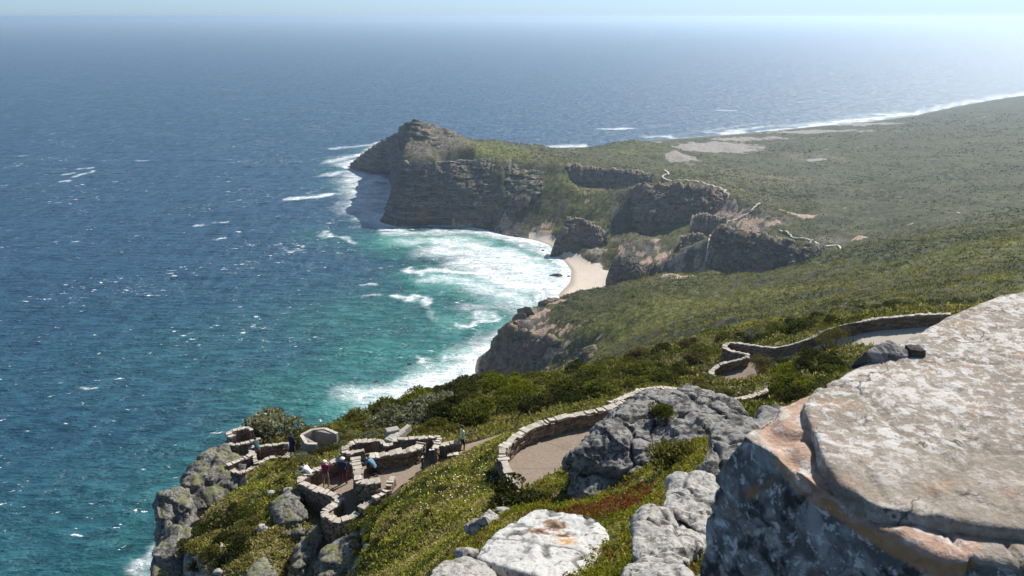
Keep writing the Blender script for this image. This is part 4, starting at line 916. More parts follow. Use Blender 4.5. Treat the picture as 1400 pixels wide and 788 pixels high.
C_MAR = cloth('maroon_cloth', (.14, .012, .045)); C_NAVY = cloth('navy_cloth', (.012, .016, .055)); C_RED = cloth('dark_red_cloth', (.11, .012, .022)); C_BLUE = cloth('blue_jacket', (.10, .22, .32)); C_BLK = cloth('black_cloth', (.015, .015, .02))
C_WHT = cloth('white_cloth', (.62, .64, .66)); C_TEAL = cloth('teal_cloth', (.02, .07, .07)); C_YEL = cloth('pale_yellow_cloth', (.46, .50, .30)); C_STRAW = cloth('straw_hat', (.62, .52, .40)); C_WCAP = cloth('white_cap', (.7, .68, .64)); C_KHA = cloth('khaki_cloth', (.22, .14, .11))
person(PZ(446.4, 666, ZL), -.15, 'person in maroon shirt and shorts raising both hands to the face, lower lookout', C_MAR, C_KHA, 'photo', C_STRAW, True)
person(PZ(470.5, 662, ZL), -.25, 'person in dark navy top, red trousers and white cap at the lower lookout wall', C_NAVY, C_RED, 'stand', C_WCAP)
person(PZ(513, 648.5, ZU), math.radians(70), 'person in a blue jacket kneeling and leaning on the tall dividing wall', C_BLUE, C_BLK, 'kneel')
person(PZ(427, 665.5, ZL), math.radians(75), 'person in a white top bending over the left corner of the lower lookout parapet', C_WHT, C_BLK, 'bend')
person(PZ(400.5, 622.5, ZT + .01), math.radians(-20), 'person in a long navy coat standing beside the angular concrete emplacement', C_NAVY, C_NAVY, 'stand', None, False, True)
person(PZ(354, 629, ZT + .01), math.radians(30), 'person in a dark teal top bending over the left terrace parapet', C_TEAL, C_KHA, 'bend')
person(PZ(632.5, 618, ZU), math.radians(-60), 'person in a pale yellow top and dark shorts walking along the side path', C_YEL, C_BLK, 'stand', None, True)
# ------------------------------------------------------------------ rocks
def rock_mat(name, base, pale, dark, scale=1.0, lichen=.5, orange=.3, bump=.8, bd=.05, moss=0.0, stain=()):
    t = NT(name); p = t.obj(); q = t.mapv(p, (scale,) * 3)
    n1 = t.noise(q, 1.3, 6, .68); n2 = t.noise(q, 6.0, 5, .7, .3); n3 = t.noise(q, 22, 4, .7)
    c = t.mix(t.rng(n1, .35, .65), base, tuple(x * .62 for x in base))
    c = t.mix(t.rng(n2, .44, .60, 0, .6), c, tuple(min(1, x * 1.5) for x in base))
    li = t.rng(t.math('ADD', n2, t.math('MULTIPLY', n1, .55)), .80 - .25 * lichen, .88 - .25 * lichen)
    c = t.mix(t.math('MULTIPLY', li, .85), c, pale)
    dk = t.rng(t.noise(q, 3.7, 6, .74, .4), .565, .64); c = t.mix(t.math('MULTIPLY', dk, .8), c, dark)
    og = t.rng(t.noise(q, 2.1, 5, .7, .2), .68 - .06 * orange, .74 - .06 * orange); c = t.mix(t.math('MULTIPLY', og, orange), c, (.36, .17, .05))
    c = t.mix(t.rng(n3, .40, .30, 0, .55), c, dark)
    cr = t.attr('crack'); c = t.mix(t.math('MULTIPLY', cr, .85), c, tuple(x * .5 for x in dark))
    for k, s in enumerate(stain):
        vd = t.n('ShaderNodeVectorMath', operation='DISTANCE'); t.l(p, vd.inputs[0]); vd.inputs[1].default_value = tuple(s)
        dd_ = t.math('ADD', vd.outputs['Value'], t.math('MULTIPLY', t.math('SUBTRACT', n2, .5), .7))
        c = t.mix(t.rng(dd_, .27, .08), c, (.40, .20, .04) if k == 2 else (.17, .10, .055)); c = t.mix(t.rng(dd_, .10, .02), c, (.05, .035, .025))
    if moss:
        nz = t.sep(t.n('ShaderNodeNewGeometry').outputs['Normal'])[2]
        c = t.mix(t.math('MULTIPLY', t.rng(nz, .5, .85), t.rng(n1, .46, .56, 0, moss)), c, (.125, .125, .032))
    t.set(Base_Color=c, Roughness=.9, Specular_IOR_Level=.2)
    t.bump(t.math('ADD', t.math('ADD', t.math('MULTIPLY', n1, .8), t.math('MULTIPLY', n2, .5)), t.math('MULTIPLY', n3, .25)), bump, bd)
    return t.m
def hull_mesh(hulls, voxel):
    bm = bmesh.new()
    for pts in hulls:
        vs = [bm.verts.new(tuple(p)) for p in pts]
        r = bmesh.ops.convex_hull(bm, input=vs)
        junk = [g for g in set(r['geom_interior'] + r['geom_unused']) if isinstance(g, bmesh.types.BMVert)]
        bmesh.ops.delete(bm, geom=junk, context='VERTS')
    me = bpy.data.meshes.new('tmp'); bm.to_mesh(me); bm.free()
    o = bpy.data.objects.new('tmp', me); COL.objects.link(o)
    md = o.modifiers.new('r', 'REMESH'); md.mode = 'VOXEL'; md.voxel_size = voxel
    dg = bpy.context.evaluated_depsgraph_get(); ev = o.evaluated_get(dg); m2 = bpy.data.meshes.new_from_object(ev); bpy.data.objects.remove(o)
    V = np.zeros(len(m2.vertices) * 3); m2.vertices.foreach_get('co', V); N = np.zeros_like(V); m2.vertices.foreach_get('normal', N)
    Fc = np.array([list(p.vertices)[:4] for p in m2.polygons if len(p.vertices) == 4]); bpy.data.meshes.remove(m2)
    return V.reshape(-1, 3), N.reshape(-1, 3), Fc
def rock(name, hulls, voxel, amp, scale, label, mat, cat='rock', group=None, vert=1.0, crack=.5, seed=1, strat=0.0, smooth_it=1, crackscale=1.0, parent=None, cloc=None):
    allp = np.concatenate([np.array(h) for h in hulls]); base = allp.mean(0); base[2] = allp[:, 2].min()
    if cloc is not None: base = np.array(cloc)
    V, N, Fc = hull_mesh([np.array(h) - base for h in hulls], voxel)
    # soften the hull edges a little
    e = np.concatenate([Fc[:, [0, 1]], Fc[:, [1, 2]], Fc[:, [2, 3]], Fc[:, [3, 0]]])
    deg = np.bincount(e.ravel(), minlength=len(V))[:, None]
    for _ in range(smooth_it):
        acc = np.zeros_like(V); np.add.at(acc, e[:, 0], V[e[:, 1]]); np.add.at(acc, e[:, 1], V[e[:, 0]]); V = V * .5 + acc / np.maximum(deg, 1) * .5
    q = V * scale * np.array([1, 1, vert]) + seed * 7.31
    big = fbm(q * .7, 3, seed); r1 = vnoise(q * 1.5 + .3 * big[:, None], seed + 4); r2 = vnoise(q * 3.7, seed + 5); med = (1 - 2.4 * np.abs(r1)) * .8 + (np.abs(r2) * 2 - .8) * .45; fin = (1 - 2.2 * np.abs(fbm(q * 8, 3, seed + 8)))
    wq = q * 1.0 * crackscale + .35 * np.stack([fbm(q * 1.5, 3, seed + k) for k in (11, 12, 13)], 1)
    f1, f2, cid = worley(wq, seed + 3)
    cw = 1 - sstep(.0, .07, f2 - f1); blk = cid - .5
    d = amp * (.8 * big + .55 * med + .20 * fin + crack * (.55 * blk - .9 * cw))
    if strat:
        zz_ = (V[:, 2] + .12 * V[:, 0]) * scale * 3.2 + 1.1 * fbm(q * .6, 3, seed + 21); d = d + amp * strat * (0.5 - sstep(.0, .8, zz_ - np.floor(zz_)))
    V = V + N * d[:, None]
    me = npmesh(name, V, Fc, mat, True, None, {'crack': np.clip(cw * crack * 1.4, 0, 1) * (crack > .1)})
    o = link(name, me); o.location = base
    if parent is not None: o.parent = parent; o.matrix_parent_inverse = Matrix.Translation(-parent.location)
    else: tag(o, label, cat, group)
    return o
def lump(c, a, b, h, rg):
    u = unit3(rg.normal(size=(16, 3))); return [c + q * np.array([a, b, h]) * rg.uniform(.75, 1.15) for q in u]
def unit3(v): return v / np.linalg.norm(v, axis=1)[:, None]
def back(pts, th, dz):
    """a block: the seen outline plus the same outline pushed away along the ground and lowered"""
    out = [np.array(p) for p in pts]; c = np.mean(out, 0); h = np.array([c[0], c[1], 0]); h /= np.linalg.norm(h)
    return out + [p + h * th + np.array([0, 0, dz]) for p in out]
R_GREY = rock_mat('grey_lichen_sandstone', (.078, .076, .07), (.23, .22, .20), (.018, .017, .016), 1.1, .40, .2, 1.0, .06)
R_PALE = rock_mat('pale_weathered_sandstone', (.22, .20, .172), (.36, .345, .315), (.028, .026, .023), 1.6, .48, .55, 1.0, .05)
R_CRAG = rock_mat('cliff_crag_stone', (.09, .086, .08), (.24, .23, .21), (.02, .019, .018), .9, .35, .25, 1.0, .14, moss=.7)
# the big cracked crag between the paths
rock('cracked_crag', [
    dd((781, 700, 15.4), (800, 700, 15.0), (850, 690, 14.9), (900, 665, 15.2), (905, 640, 15.7), (784, 650, 15.9), (793, 612, 16.4), (815, 590, 16.8), (845, 562, 17.6), (875, 549, 18.2), (905, 556, 18.0), (920, 575, 17.4), (860, 600, 16.3), (900, 600, 16.6)) + dd((840, 575, 20.5), (900, 570, 21), (800, 640, 20)),
    dd((893, 600, 16.8), (905, 650, 15.5), (930, 640, 15.5), (960, 620, 15.9), (985, 600, 16.5), (990, 570, 17.6), (960, 575, 17.0), (925, 580, 16.9)) + dd((900, 560, 20), (990, 565, 20.5), (960, 640, 19)),
    dd((870, 546, 18.3), (890, 539, 18.9), (930, 538, 19.3), (960, 540, 19.4), (985, 540, 19.2), (1005, 549, 19.0), (1016, 566, 18.5), (1012, 580, 18.0), (985, 574, 17.8), (950, 570, 17.7), (905, 570, 17.7)) + dd((880, 560, 22), (1000, 565, 22), (1010, 600, 19)),
    dd((895, 545, 18.6), (940, 533, 19.6), (975, 535, 19.6), (985, 552, 19.0), (930, 555, 18.6)) + dd((960, 560, 21), (900, 560, 21))],
     .034, .22, .62, 'big dark grey cracked crag beside the paved path, its front in shade', R_GREY, 'crag', crack=.55, seed=3, strat=.35, crackscale=1.1)
rock('boulder', [dd((953, 655, 9.4), (958, 622, 9.9), (972, 590, 10.5), (988, 577, 10.9), (1015, 572, 11.2), (1036, 578, 11.2), (1060, 600, 10.6), (1040, 650, 9.6), (990, 660, 9.3)) + dd((1000, 620, 12.5), (1050, 620, 12.5), (980, 690, 11))],
     .022, .13, 1.0, 'pale topped grey boulder rising right behind the left edge of the foreground rock', R_GREY, 'boulder', crack=.4, seed=5)
rock('boulder', [dd((1030, 578, 13), (1042, 560, 13.6), (1058, 552, 14), (1075, 556, 14), (1085, 585, 13), (1050, 600, 12.6)) + dd((1050, 580, 15.5), (1080, 600, 15))], .04, .13, 1.0, 'small grey rock poking out of shrubs just above the foreground rock corner', R_GREY, 'boulder', crack=.5, seed=6)
# blocks in front, right of centre
rock('boulder', [dd((905, 695, 8.1), (908, 672, 8.5), (918, 658, 8.9), (941, 653, 9.1), (970, 658, 9.1), (985, 700, 8.2), (965, 735, 7.6), (945, 722, 7.7), (925, 705, 7.9)) + dd((940, 690, 10.3), (990, 700, 10))], .018, .12, 1.1, 'upright pale block with a sunlit right face behind the layered rock', R_PALE, 'boulder', crack=.45, seed=7, strat=.2)
rock('boulder', [dd((866, 738, 7.1), (872, 714, 7.5), (884, 702, 7.8), (902, 696, 8.0), (925, 708, 7.8), (940, 721, 7.5), (955, 741, 7.1), (958, 752, 6.9), (925, 782, 6.5), (890, 780, 6.6), (868, 768, 6.8)) + dd((900, 735, 8.9), (960, 750, 8.5))], .016, .11, 1.2, 'grey layered rock with two pale sunlit ledges on top', R_PALE, 'boulder', crack=.6, seed=8, strat=.8, crackscale=.8)
rock('boulder', [dd((848, 800, 5.9), (856, 775, 6.2), (882, 764, 6.4), (915, 772, 6.3), (942, 783, 6.0), (960, 810, 5.6), (900, 830, 5.3)) + dd((890, 790, 7.3), (950, 800, 7))], .016, .08, 1.3, 'cream rock at the bottom edge beside the foreground boulder', R_PALE, 'boulder', crack=.3, seed=9)
# the white boulder with the orange stain
BW = PD(745, 745, 9.9) - np.array([0, 0, .6])
R_STAIN = rock_mat('stained_pale_sandstone', (.33, .315, .285), (.43, .42, .395), (.04, .036, .03), 1.3, .62, .12, .8, .035, stain=[PD(757, 722, 10.5) - BW, PD(770, 738, 10.1) - BW, PD(772, 750, 9.8) - BW, PD(735, 735, 10.2) - BW])
rock('boulder', [dd((655, 765, 9.5), (660, 752, 9.8), (676, 735, 10.2), (700, 714, 10.8), (718, 702, 11.1), (735, 697, 11.3), (766, 698, 11.2), (797, 701, 11.0), (818, 710, 10.7), (829, 722, 10.4), (834, 748, 9.7), (820, 768, 9.2), (790, 788, 8.7), (745, 792, 8.6), (700, 780, 8.9)) + [q - np.array([0, .2, 1.1]) for q in dd((655, 790, 9.5), (700, 830, 8.8), (790, 835, 8.4), (835, 800, 9.2), (735, 730, 11.3), (800, 730, 11.2))]],
     .014, .06, .9, 'broad white flat topped boulder with an orange stained crack in the middle', R_STAIN, 'boulder', crack=.55, seed=12, strat=.1, crackscale=.42, cloc=BW)
rock('boulder', [dd((580, 800, 8.6), (592, 780, 8.9), (608, 768, 9.2), (636, 761, 9.3), (660, 768, 9.1), (680, 784, 8.8), (690, 810, 8.3), (640, 830, 7.9)) + dd((630, 800, 10.2), (680, 810, 10))], .018, .08, 1.2, 'rounded white rock at the bottom edge left of the broad white boulder', R_PALE, 'boulder', crack=.3, seed=13)
for i, (px, py, r, d, lab) in enumerate(((658, 722, .32, 13.0, 'pale rough rock at the brow left of the broad white boulder, lowest of three'), (672, 714, .3, 13.6, 'pale rough rock at the brow left of the broad white boulder, middle of three'), (688, 705, .26, 14.4, 'pale rough rock at the brow left of the broad white boulder, highest of three'),
                                         (640, 757, .22, 10.6, 'small white stone wedged between the two white boulders at the bottom'), (905, 680, .35, 13.2, 'pale angular stone among greenery below the cracked crag, left of two'), (893, 688, .28, 12.8, 'small pale angular stone among greenery below the cracked crag, right of two'), (885, 672, .3, 14.5, 'flat pale stone lying against the foot of the cracked crag'),
                                         (786, 633, .5, 20.5, 'small brown slab leaning at the path edge beside the cracked crag'))):
    c = PD(px, py, d); rg = np.random.default_rng(40 + i)
    pts = lump(c, r, r * .9, r * .85, rg)
    rock('stone', [pts], .02 * max(1, r / .3), .08 * r / .3, 1.6, lab, R_PALE if i != 7 else R_GREY, 'stone', crack=.4, seed=60 + i)
# ------- crags of the left outcrop (outline points with their distance)
rock('crag', [back(dd((266, 647, 51.6), (268, 630, 52.4), (288, 612, 53.2), (312, 606, 53.8), (330, 640, 51.3), (330, 660, 50.4), (300, 690, 49.4), (270, 706, 48.8), (252, 700, 48.9), (253, 668, 50.4)), 5, -6) + [q - np.array([.5, 0, 7]) for q in dd((262, 690, 48.6), (300, 700, 48.4), (330, 670, 49.6))]],
     .11, .6, .34, 'tall grey crag of the left outcrop directly under the terrace walls', R_CRAG, 'crag', crack=.28, vert=.24, seed=15, strat=.3)
rock('crag', [back(dd((213, 694, 46.6), (218, 682, 47.0), (228, 675, 47.4), (235, 670, 48.6), (254, 668, 49.4), (258, 690, 46.8), (255, 712, 46), (236, 735, 45.2), (220, 728, 45.6)), 4, -5) + [q - np.array([.5, 0, 8]) for q in dd((216, 700, 45.8), (250, 720, 45))]],
     .10, .55, .38, 'grey pillar crag with a mossy yellow top at the far left of the outcrop', R_CRAG, 'crag', crack=.28, vert=.24, seed=16, strat=.3)
rock('crag', [back(dd((208, 748, 42.2), (218, 733, 42.6), (240, 724, 43.4), (254, 720, 43.8), (262, 740, 42.2), (275, 782, 40.4), (280, 815, 39), (210, 815, 39.6)), 4, -5) + [q - np.array([.5, 0, 8]) for q in dd((210, 790, 40), (260, 810, 39))]],
     .10, .55, .38, 'lowest grey crag of the left outcrop with a pale bare ledge, at the bottom edge', R_CRAG, 'crag', crack=.28, vert=.24, seed=17, strat=.3)
rock('crag', [back(dd((376, 701, 38.6), (392, 690, 39.2), (411, 681, 39.8), (414, 700, 39.0), (410, 730, 38.2), (396, 742, 37.8), (384, 722, 38.1)), 2.2, -.9) + [q - np.array([0, 0, 5]) for q in dd((386, 720, 38), (410, 730, 38))]],
     .08, .4, .5, 'grey crag with a bright ledge just left below the lower lookout', R_CRAG, 'crag', crack=.28, vert=.24, seed=18, strat=.4)
rock('crag', [back(dd((398, 790, 35.2), (408, 752, 36.3), (420, 740, 36.7), (435, 724, 37.2), (440, 740, 36.6), (432, 790, 35.2)), 2.2, -1) + [q - np.array([0, 0, 6]) for q in dd((410, 780, 35.4), (432, 790, 35.2))]],
     .08, .4, .5, 'narrow dark rib of rock in the shaded gully below the lower lookout', R_CRAG, 'crag', crack=.28, vert=.24, seed=19, strat=.3)
rock('crag', [back(dd((438, 800, 32.4), (443, 768, 33.2), (456, 766, 33.2), (471, 745, 34.6), (480, 740, 34.6), (492, 760, 33.0), (503, 775, 32.5), (510, 805, 31.5)), 2.2, -1) + [q - np.array([0, 0, 6]) for q in dd((446, 790, 32.4), (500, 800, 31.4))]],
     .08, .4, .5, 'grey crag with a pale sunlit top at the bottom edge below the round lookout end', R_CRAG, 'crag', crack=.28, vert=.24, seed=20, strat=.4)
rock('crag', [back(dd((336, 790, 34.8), (345, 772, 35.6), (360, 762, 36), (376, 770, 35), (384, 800, 33)), 2, -3)], .12, .4, .45, 'small grey crag with a white edge at the bottom left of the gully', R_CRAG, 'crag', crack=.28, vert=.24, seed=22)
for i, (px, py, r, lab) in enumerate(((372, 676, .55, 'elongated white rock on the grassy slope left of the lower lookout'), (392, 672, .5, 'pale flat rock ledge on the slope nearest the lower lookout wall'), (361, 724, .6, 'round pale blue grey boulder in the middle of the grassy left slope'), (318, 700, .35, 'small grey stone on the upper grassy left slope'),
                                      (306, 748, .45, 'pale pinkish stone low on the grassy left slope'), (326, 744, .35, 'white stone beside the pale pinkish stone on the left slope'), (300, 784, .5, 'cream stone slab at the bottom edge of the left slope'), (286, 640, .5, 'bright stone on the rim of the tall crag'), (303, 622, .45, 'flat pale stone on the seaward rim below the far small parapet'), (306, 657, .4, 'pale stone under the stepped corner of the left terrace'))):
    c = G(px, py, 20); rg = np.random.default_rng(80 + i); r *= .62
    pts = lump(c, r * 1.4, r, r * .75, rg)
    rock('stone', [pts], .06, .12 * r / .5, 1.2, lab, R_PALE, 'stone', crack=.5, seed=90 + i)
# rocks at the bay and the cape
R_FAR2 = rock_mat('cape_rock', (.10, .087, .072), (.22, .195, .165), (.022, .02, .018), .09, .4, .3, .9, 1.2, moss=.6)
R_FAR = rock_mat('shore_rock', (.07, .063, .056), (.13, .12, .11), (.022, .02, .018), .2, .25, 0.0, .9, .5)
rock('sea_stack', [[PZ(px, py, z) + np.array([0, dy, 0]) for (px, py, z) in ((618, 309, 0), (620, 292, 12), (626, 280, 20), (640, 276, 22), (646, 286, 15), (648, 309, 1)) for dy in (-6, 10)]], .7, 2.2, .12, 'pale layered rock stack at the foot of the cape cliff', rock_mat('stack_rock', (.30, .25, .19), (.42, .37, .30), (.07, .06, .05), .12, .5, .3, .8, .6), 'sea stack', crack=.6, seed=25, strat=.9)
for i, (px, py, w, h, lab) in enumerate(((760, 377, 9, 3.0, 'dark flat rock in the wash at the edge of the beach'), (778, 378, 4, 1.2, 'small dark rock on wet sand beside the flat rock in the wash'), (812, 386, 3, 1.5, 'small dark rock on the dry sand of the beach'), (742, 343, 3, 1.5, 'lone dark rock in the shallows at the top of the beach'), (707, 323, 5, 3, 'dark boulder in the foam at the foot of the cape slope'), (690, 318, 7, 5, 'largest dark boulder in the foam at the foot of the cape slope'), (668, 312, 5, 4, 'dark boulder at the waterline nearest the sea stack'),
                                        (560, 498, 3.2, 1.2, 'dark wave washed reef rock in the surf below the near headland'), (515, 522, 4.0, .8, 'lowest dark reef rock in the surf left of the near headland'))):
    c = PZ(px, py, 0); s = np.linalg.norm(c - CAM) / F; rg = np.random.default_rng(120 + i); W_ = w * s
    pts = lump(c, W_ * 1.15, W_ * .9, h * .8, rg)
    rock('shore_rock', [pts], .5, .8, .25, lab, R_FAR, 'rock', crack=.5, seed=130 + i)
rock('crag', [dd((541, 196, 1088), (546, 176, 1068), (556, 166, 1048), (568, 163.5, 1044), (590, 170, 1050), (612, 178, 1062), (642, 191, 1078), (640, 194, 1050), (604, 203, 1002), (575, 207, 990), (552, 212, 1000), (545, 214, 1030)) + dd((560, 172, 1090), (630, 190, 1100))], 1.3, 2.6, .05, 'craggy stepped rock summit crowning the tip of the cape', M_CLIFF, 'crag', crack=.7, seed=28, strat=.9)
rock('crag', [dd((476, 229, 1292), (484, 223, 1296), (497, 212, 1296), (508, 202, 1290), (520, 193, 1270), (534, 187, 1240), (538, 236, 1190), (520, 236, 1230), (500, 233, 1270)) + dd((520, 198, 1330), (500, 220, 1330))], 1.3, 2.8, .05, 'dark ragged rock ridge running into the surf beyond the cape', M_CLIFF, 'crag', crack=.8, seed=29, strat=.8)
# ------- the foreground boulder: a thin upper layer lying on the body
def fg_mat(name, top):
    t = NT(name); p = t.obj()
    n1 = t.noise(p, 3.2, 6, .68); n2 = t.noise(p, 17, 6, .72, .4); n3 = t.noise(p, 70, 4, .7); n4 = t.noise(p, 9, 5, .65, .5)
    c = t.mix(t.rng(n1, .35, .65), (.205, .172, .133), (.29, .249, .20))
    c = t.mix(t.rng(n3, .35, .65), c, t.mix(.5, c, (.13, .105, .08)))
    og = t.rng(n4, .54, .64); c = t.mix(t.math('MULTIPLY', og, .28), c, (.34, .20, .11))
    a = t.sep(p)
    # white crustose lichen, thicker towards the far corner
    wl = t.rng(t.math('ADD', t.noise(p, 26, 6, .72, .3), t.math('MULTIPLY', n1, .35)), .68, .74); wl2 = t.rng(t.noise(p, 75, 4, .7, .4), .57, .62, 0, .8)
    zone = t.rng(t.math('ADD', t.math('MULTIPLY', n1, 1.0), t.math('MULTIPLY', a[1], .50)), .46, .70)
    lich = t.math('MULTIPLY', t.math('MAXIMUM', t.math('MULTIPLY', wl, .85), wl2), t.math('ADD', t.math('MULTIPLY', zone, .8), .2), clamp=True)
    c = t.mix(t.math('MULTIPLY', lich, .85), c, (.50, .485, .455))
    wp = t.n('ShaderNodeVectorMath', operation='SCALE'); t.l(t.noise(p, 4, 4, .6, 0, 'Color'), wp.inputs[0]); wp.inputs['Scale'].default_value = .5; wa = t.n('ShaderNodeVectorMath', operation='ADD'); t.l(wp.outputs[0], wa.inputs[0]); t.l(p, wa.inputs[1])
    ck = t.math('MULTIPLY', t.rng(t.voro(t.mapv(wa.outputs[0], (1.6, 2.6, 1)), 1.0, 'DISTANCE_TO_EDGE'), .012, .002), t.rng(n1, .42, .55)); c = t.mix(t.math('MULTIPLY', ck, .85), c, (.05, .04, .033))
    c = t.mix(t.rng(t.noise(p, 120, 3, .8), .60, .70, 0, .7), c, (.06, .052, .045))
    dk = t.rng(t.noise(p, 13, 5, .75, .6), .62, .68); c = t.mix(t.math('MULTIPLY', dk, .75), c, (.045, .04, .036))
    if not top:
        nz = t.sep(t.n('ShaderNodeNewGeometry').outputs['Normal'])[2]
        side = t.rng(nz, .55, .15)
        s = t.mix(t.rng(n4, .40, .60), (.10, .097, .09), (.29, .28, .26)); s = t.mix(t.rng(t.noise(p, 30, 6, .72, .4), .53, .60), s, (.50, .49, .46)); s = t.mix(t.rng(t.noise(p, 6, 5, .7), .52, .60, 0, .9), s, (.02, .02, .02))
        s = t.mix(t.rng(t.noise(p, 5, 4, .6, .3), .60, .68, 0, .8), s, (.30, .14, .045))
        lg = t.mix(t.rng(n4, .35, .65), (.30, .185, .13), (.37, .26, .19)); lg = t.mix(t.rng(n2, .50, .60), lg, (.44, .40, .35)); lg = t.mix(t.rng(n1, .54, .68, 0, .8), lg, (.12, .085, .06)); lg = t.mix(t.rng(n3, .42, .30, 0, .6), lg, (.10, .06, .045))
        edge = t.rng(t.attr('ledge'), .2, .75)
        c = t.mix(edge, c, lg); c = t.mix(side, c, s)
        c = t.mix(t.math('MULTIPLY', t.rng(t.math('ADD', t.attr('ledge'), t.math('MULTIPLY', n4, .3)), .5, .75), t.math('MULTIPLY', side, .75)), c, (.40, .21, .085))
    t.set(Base_Color=c, Roughness=.88, Specular_IOR_Level=.25)
    t.bump(t.math('ADD', t.math('ADD', n2, t.math('MULTIPLY', n3, .5)), t.math('MULTIPLY', n1, 1.5)), .8, .012)
    return t.m
ZB, ZTOP = 239.03, 239.062
broot = empty('foreground_boulder', PZ(1250, 700, ZB) - np.array([0, 0, 1.2]))
def fg_piece(name, hulls, voxel, amp, scale, mat, seed, crack, ledge=None):
    base = np.array(broot.location)
    V, N, Fc = hull_mesh([np.array(h) - base for h in hulls], voxel)
    e = np.concatenate([Fc[:, [0, 1]], Fc[:, [1, 2]], Fc[:, [2, 3]], Fc[:, [3, 0]]]); deg = np.bincount(e.ravel(), minlength=len(V))[:, None]
    for _ in range(3):
        acc = np.zeros_like(V); np.add.at(acc, e[:, 0], V[e[:, 1]]); np.add.at(acc, e[:, 1], V[e[:, 0]]); V = V * .5 + acc / np.maximum(deg, 1) * .5
    q = V * scale
    side = 1 - np.abs(N[:, 2])
    d = amp * (fbm(q, 4, seed) + .45 * fbm(q * 3.3, 4, seed + 3) + .16 * fbm(q * 11, 3, seed + 6)) * (.55 + .9 * side)
    f1, f2, cid = worley(q * .9 + .4 * np.stack([fbm(q * 2, 2, seed + k) for k in (1, 2, 3)], 1), seed)
    d -= crack * amp * (1 - sstep(0, .06, f2 - f1)) + crack * amp * .5 * (cid - .5) * side
    V = V + N * d[:, None]
    at = {}
    if ledge is not None:
        P = [q_ - base for q_ in ledge]; ins, near = in_poly(V[:, 0], V[:, 1], P); at['ledge'] = np.where(ins, 1.0, np.clip(1 - near / .07, 0, 1)) * sstep(-.075, -.012, V[:, 2] - (ZB - base[2]))
    link(name, npmesh(name, V, Fc, mat, True, None, at), broot)
ring = [(1012, 592), (1040, 580), (1062, 570), (1085, 552), (1112, 533), (1165, 506), (1230, 472), (1300, 435), (1370, 404), (1480, 385), (1640, 400), (1700, 500), (1600, 760), (1420, 770), (1308, 744), (1285, 757), (1180, 703), (1110, 645), (1068, 600)]
topb = [PZ(a, b, ZB) for a, b in ring]
cen = np.mean(topb, 0)
def spread(p, k, z):
    d = p - cen; return np.array([cen[0] + d[0] * k, cen[1] + d[1] * k, z])
LEDGE = [PZ(a, b, ZB) for a, b in ((1050, 575), (1085, 552), (1165, 552), (1172, 600), (1175, 640), (1215, 685), (1315, 722), (1312, 750), (1285, 765), (1180, 712), (1100, 648))]
fg_piece('body', [topb + [spread(p, 1.05, 238.70) for p in topb[:1] + topb[-4:]] + [PZ(972, 650, 238.88), PZ(956, 720, 238.72), PZ(948, 800, 238.55), PZ(1010, 900, 238.3), PZ(1180, 860, 238.6)] + [spread(p, 1.08, 237.6) for p in topb]], .0085, .020, 2.6, fg_mat('boulder_body_stone', False), 71, .8, LEDGE)
tl = [(1100, 545), (1120, 531), (1165, 504), (1232, 471), (1292, 436), (1345, 411), (1400, 396), (1550, 384), (1680, 470), (1600, 740), (1480, 732), (1400, 722), (1340, 716), (1270, 704), (1204, 692), (1154, 664), (1124, 620), (1104, 574)]
topl = [PZ(a, b, ZTOP) for a, b in tl]
fg_piece('upper_layer', [topl + [p * 1.0 - np.array([0, 0, .075]) for p in topl]], .0075, .013, 3.2, fg_mat('boulder_upper_stone', True), 77, .5)
tag(broot, 'huge lichen spotted boulder filling the bottom right corner with an orange pink ledge', 'boulder')
rock('stone_chip', [[PZ(a, b, z) for a, b, z in ((1158, 506, ZTOP - .02), (1182, 481, ZTOP + .035), (1214, 464, ZTOP + .045), (1226, 471, ZTOP + .03), (1262, 490, ZTOP - .01), (1235, 492, ZTOP - .01), (1190, 500, ZTOP - .01), (1200, 480, ZTOP - .03), (1240, 478, ZTOP - .03))]], .005, .002, 14, 'thin grey wedge of stone standing up on the far rim of the huge boulder', R_GREY, 'stone', crack=.2, seed=33, smooth_it=1)
rock('pebble', [[PZ(1250, 484, ZTOP) + np.array([a, b, c]) * .022 for a in (-1, 1) for b in (-1, 1) for c in (-.6, 1)]], .004, .004, 20, 'small dark pebble lying on the huge boulder beside the grey wedge', rock_mat('dark_pebble', (.06, .05, .045), (.1, .09, .08), (.02, .02, .02), 6), 'pebble', crack=.1, seed=34)
# ------------------------------------------------------------------ plants
def leaf_mat(name, var=.25):
    t = NT(name); t.t.nodes.remove(t.b)
    c = t.attr('col', 'Color'); oi = t.n('ShaderNodeObjectInfo')
    c = t.mix(1.0, c, t.ramp(oi.outputs['Random'], [(0, (1 - var, 1 - var, 1 - var * 1.2)), (.5, (1, 1, 1)), (1, (1 + var, 1 + var * .8, 1 - var * .3))]), 'MULTIPLY')
    d = t.n('ShaderNodeBsdfDiffuse'); tr = t.n('ShaderNodeBsdfTranslucent'); m = t.n('ShaderNodeMixShader'); m.inputs[0].default_value = .38
    t.l(c, d.inputs[0]); t.l(t.mix(1.0, c, (1.12, 1.08, .6), 'MULTIPLY'), tr.inputs[0]); t.l(d.outputs[0], m.inputs[1]); t.l(tr.outputs[0], m.inputs[2]); t.l(m.outputs[0], t.out.inputs[0])
    return t.m
M_LEAF = leaf_mat('leaves')
M_TWIG = simple_mat('twigs', (.10, .085, .07), .9, .3, 9)
def unit(v): return v / (np.linalg.norm(v, axis=-1, keepdims=True) + 1e-9)
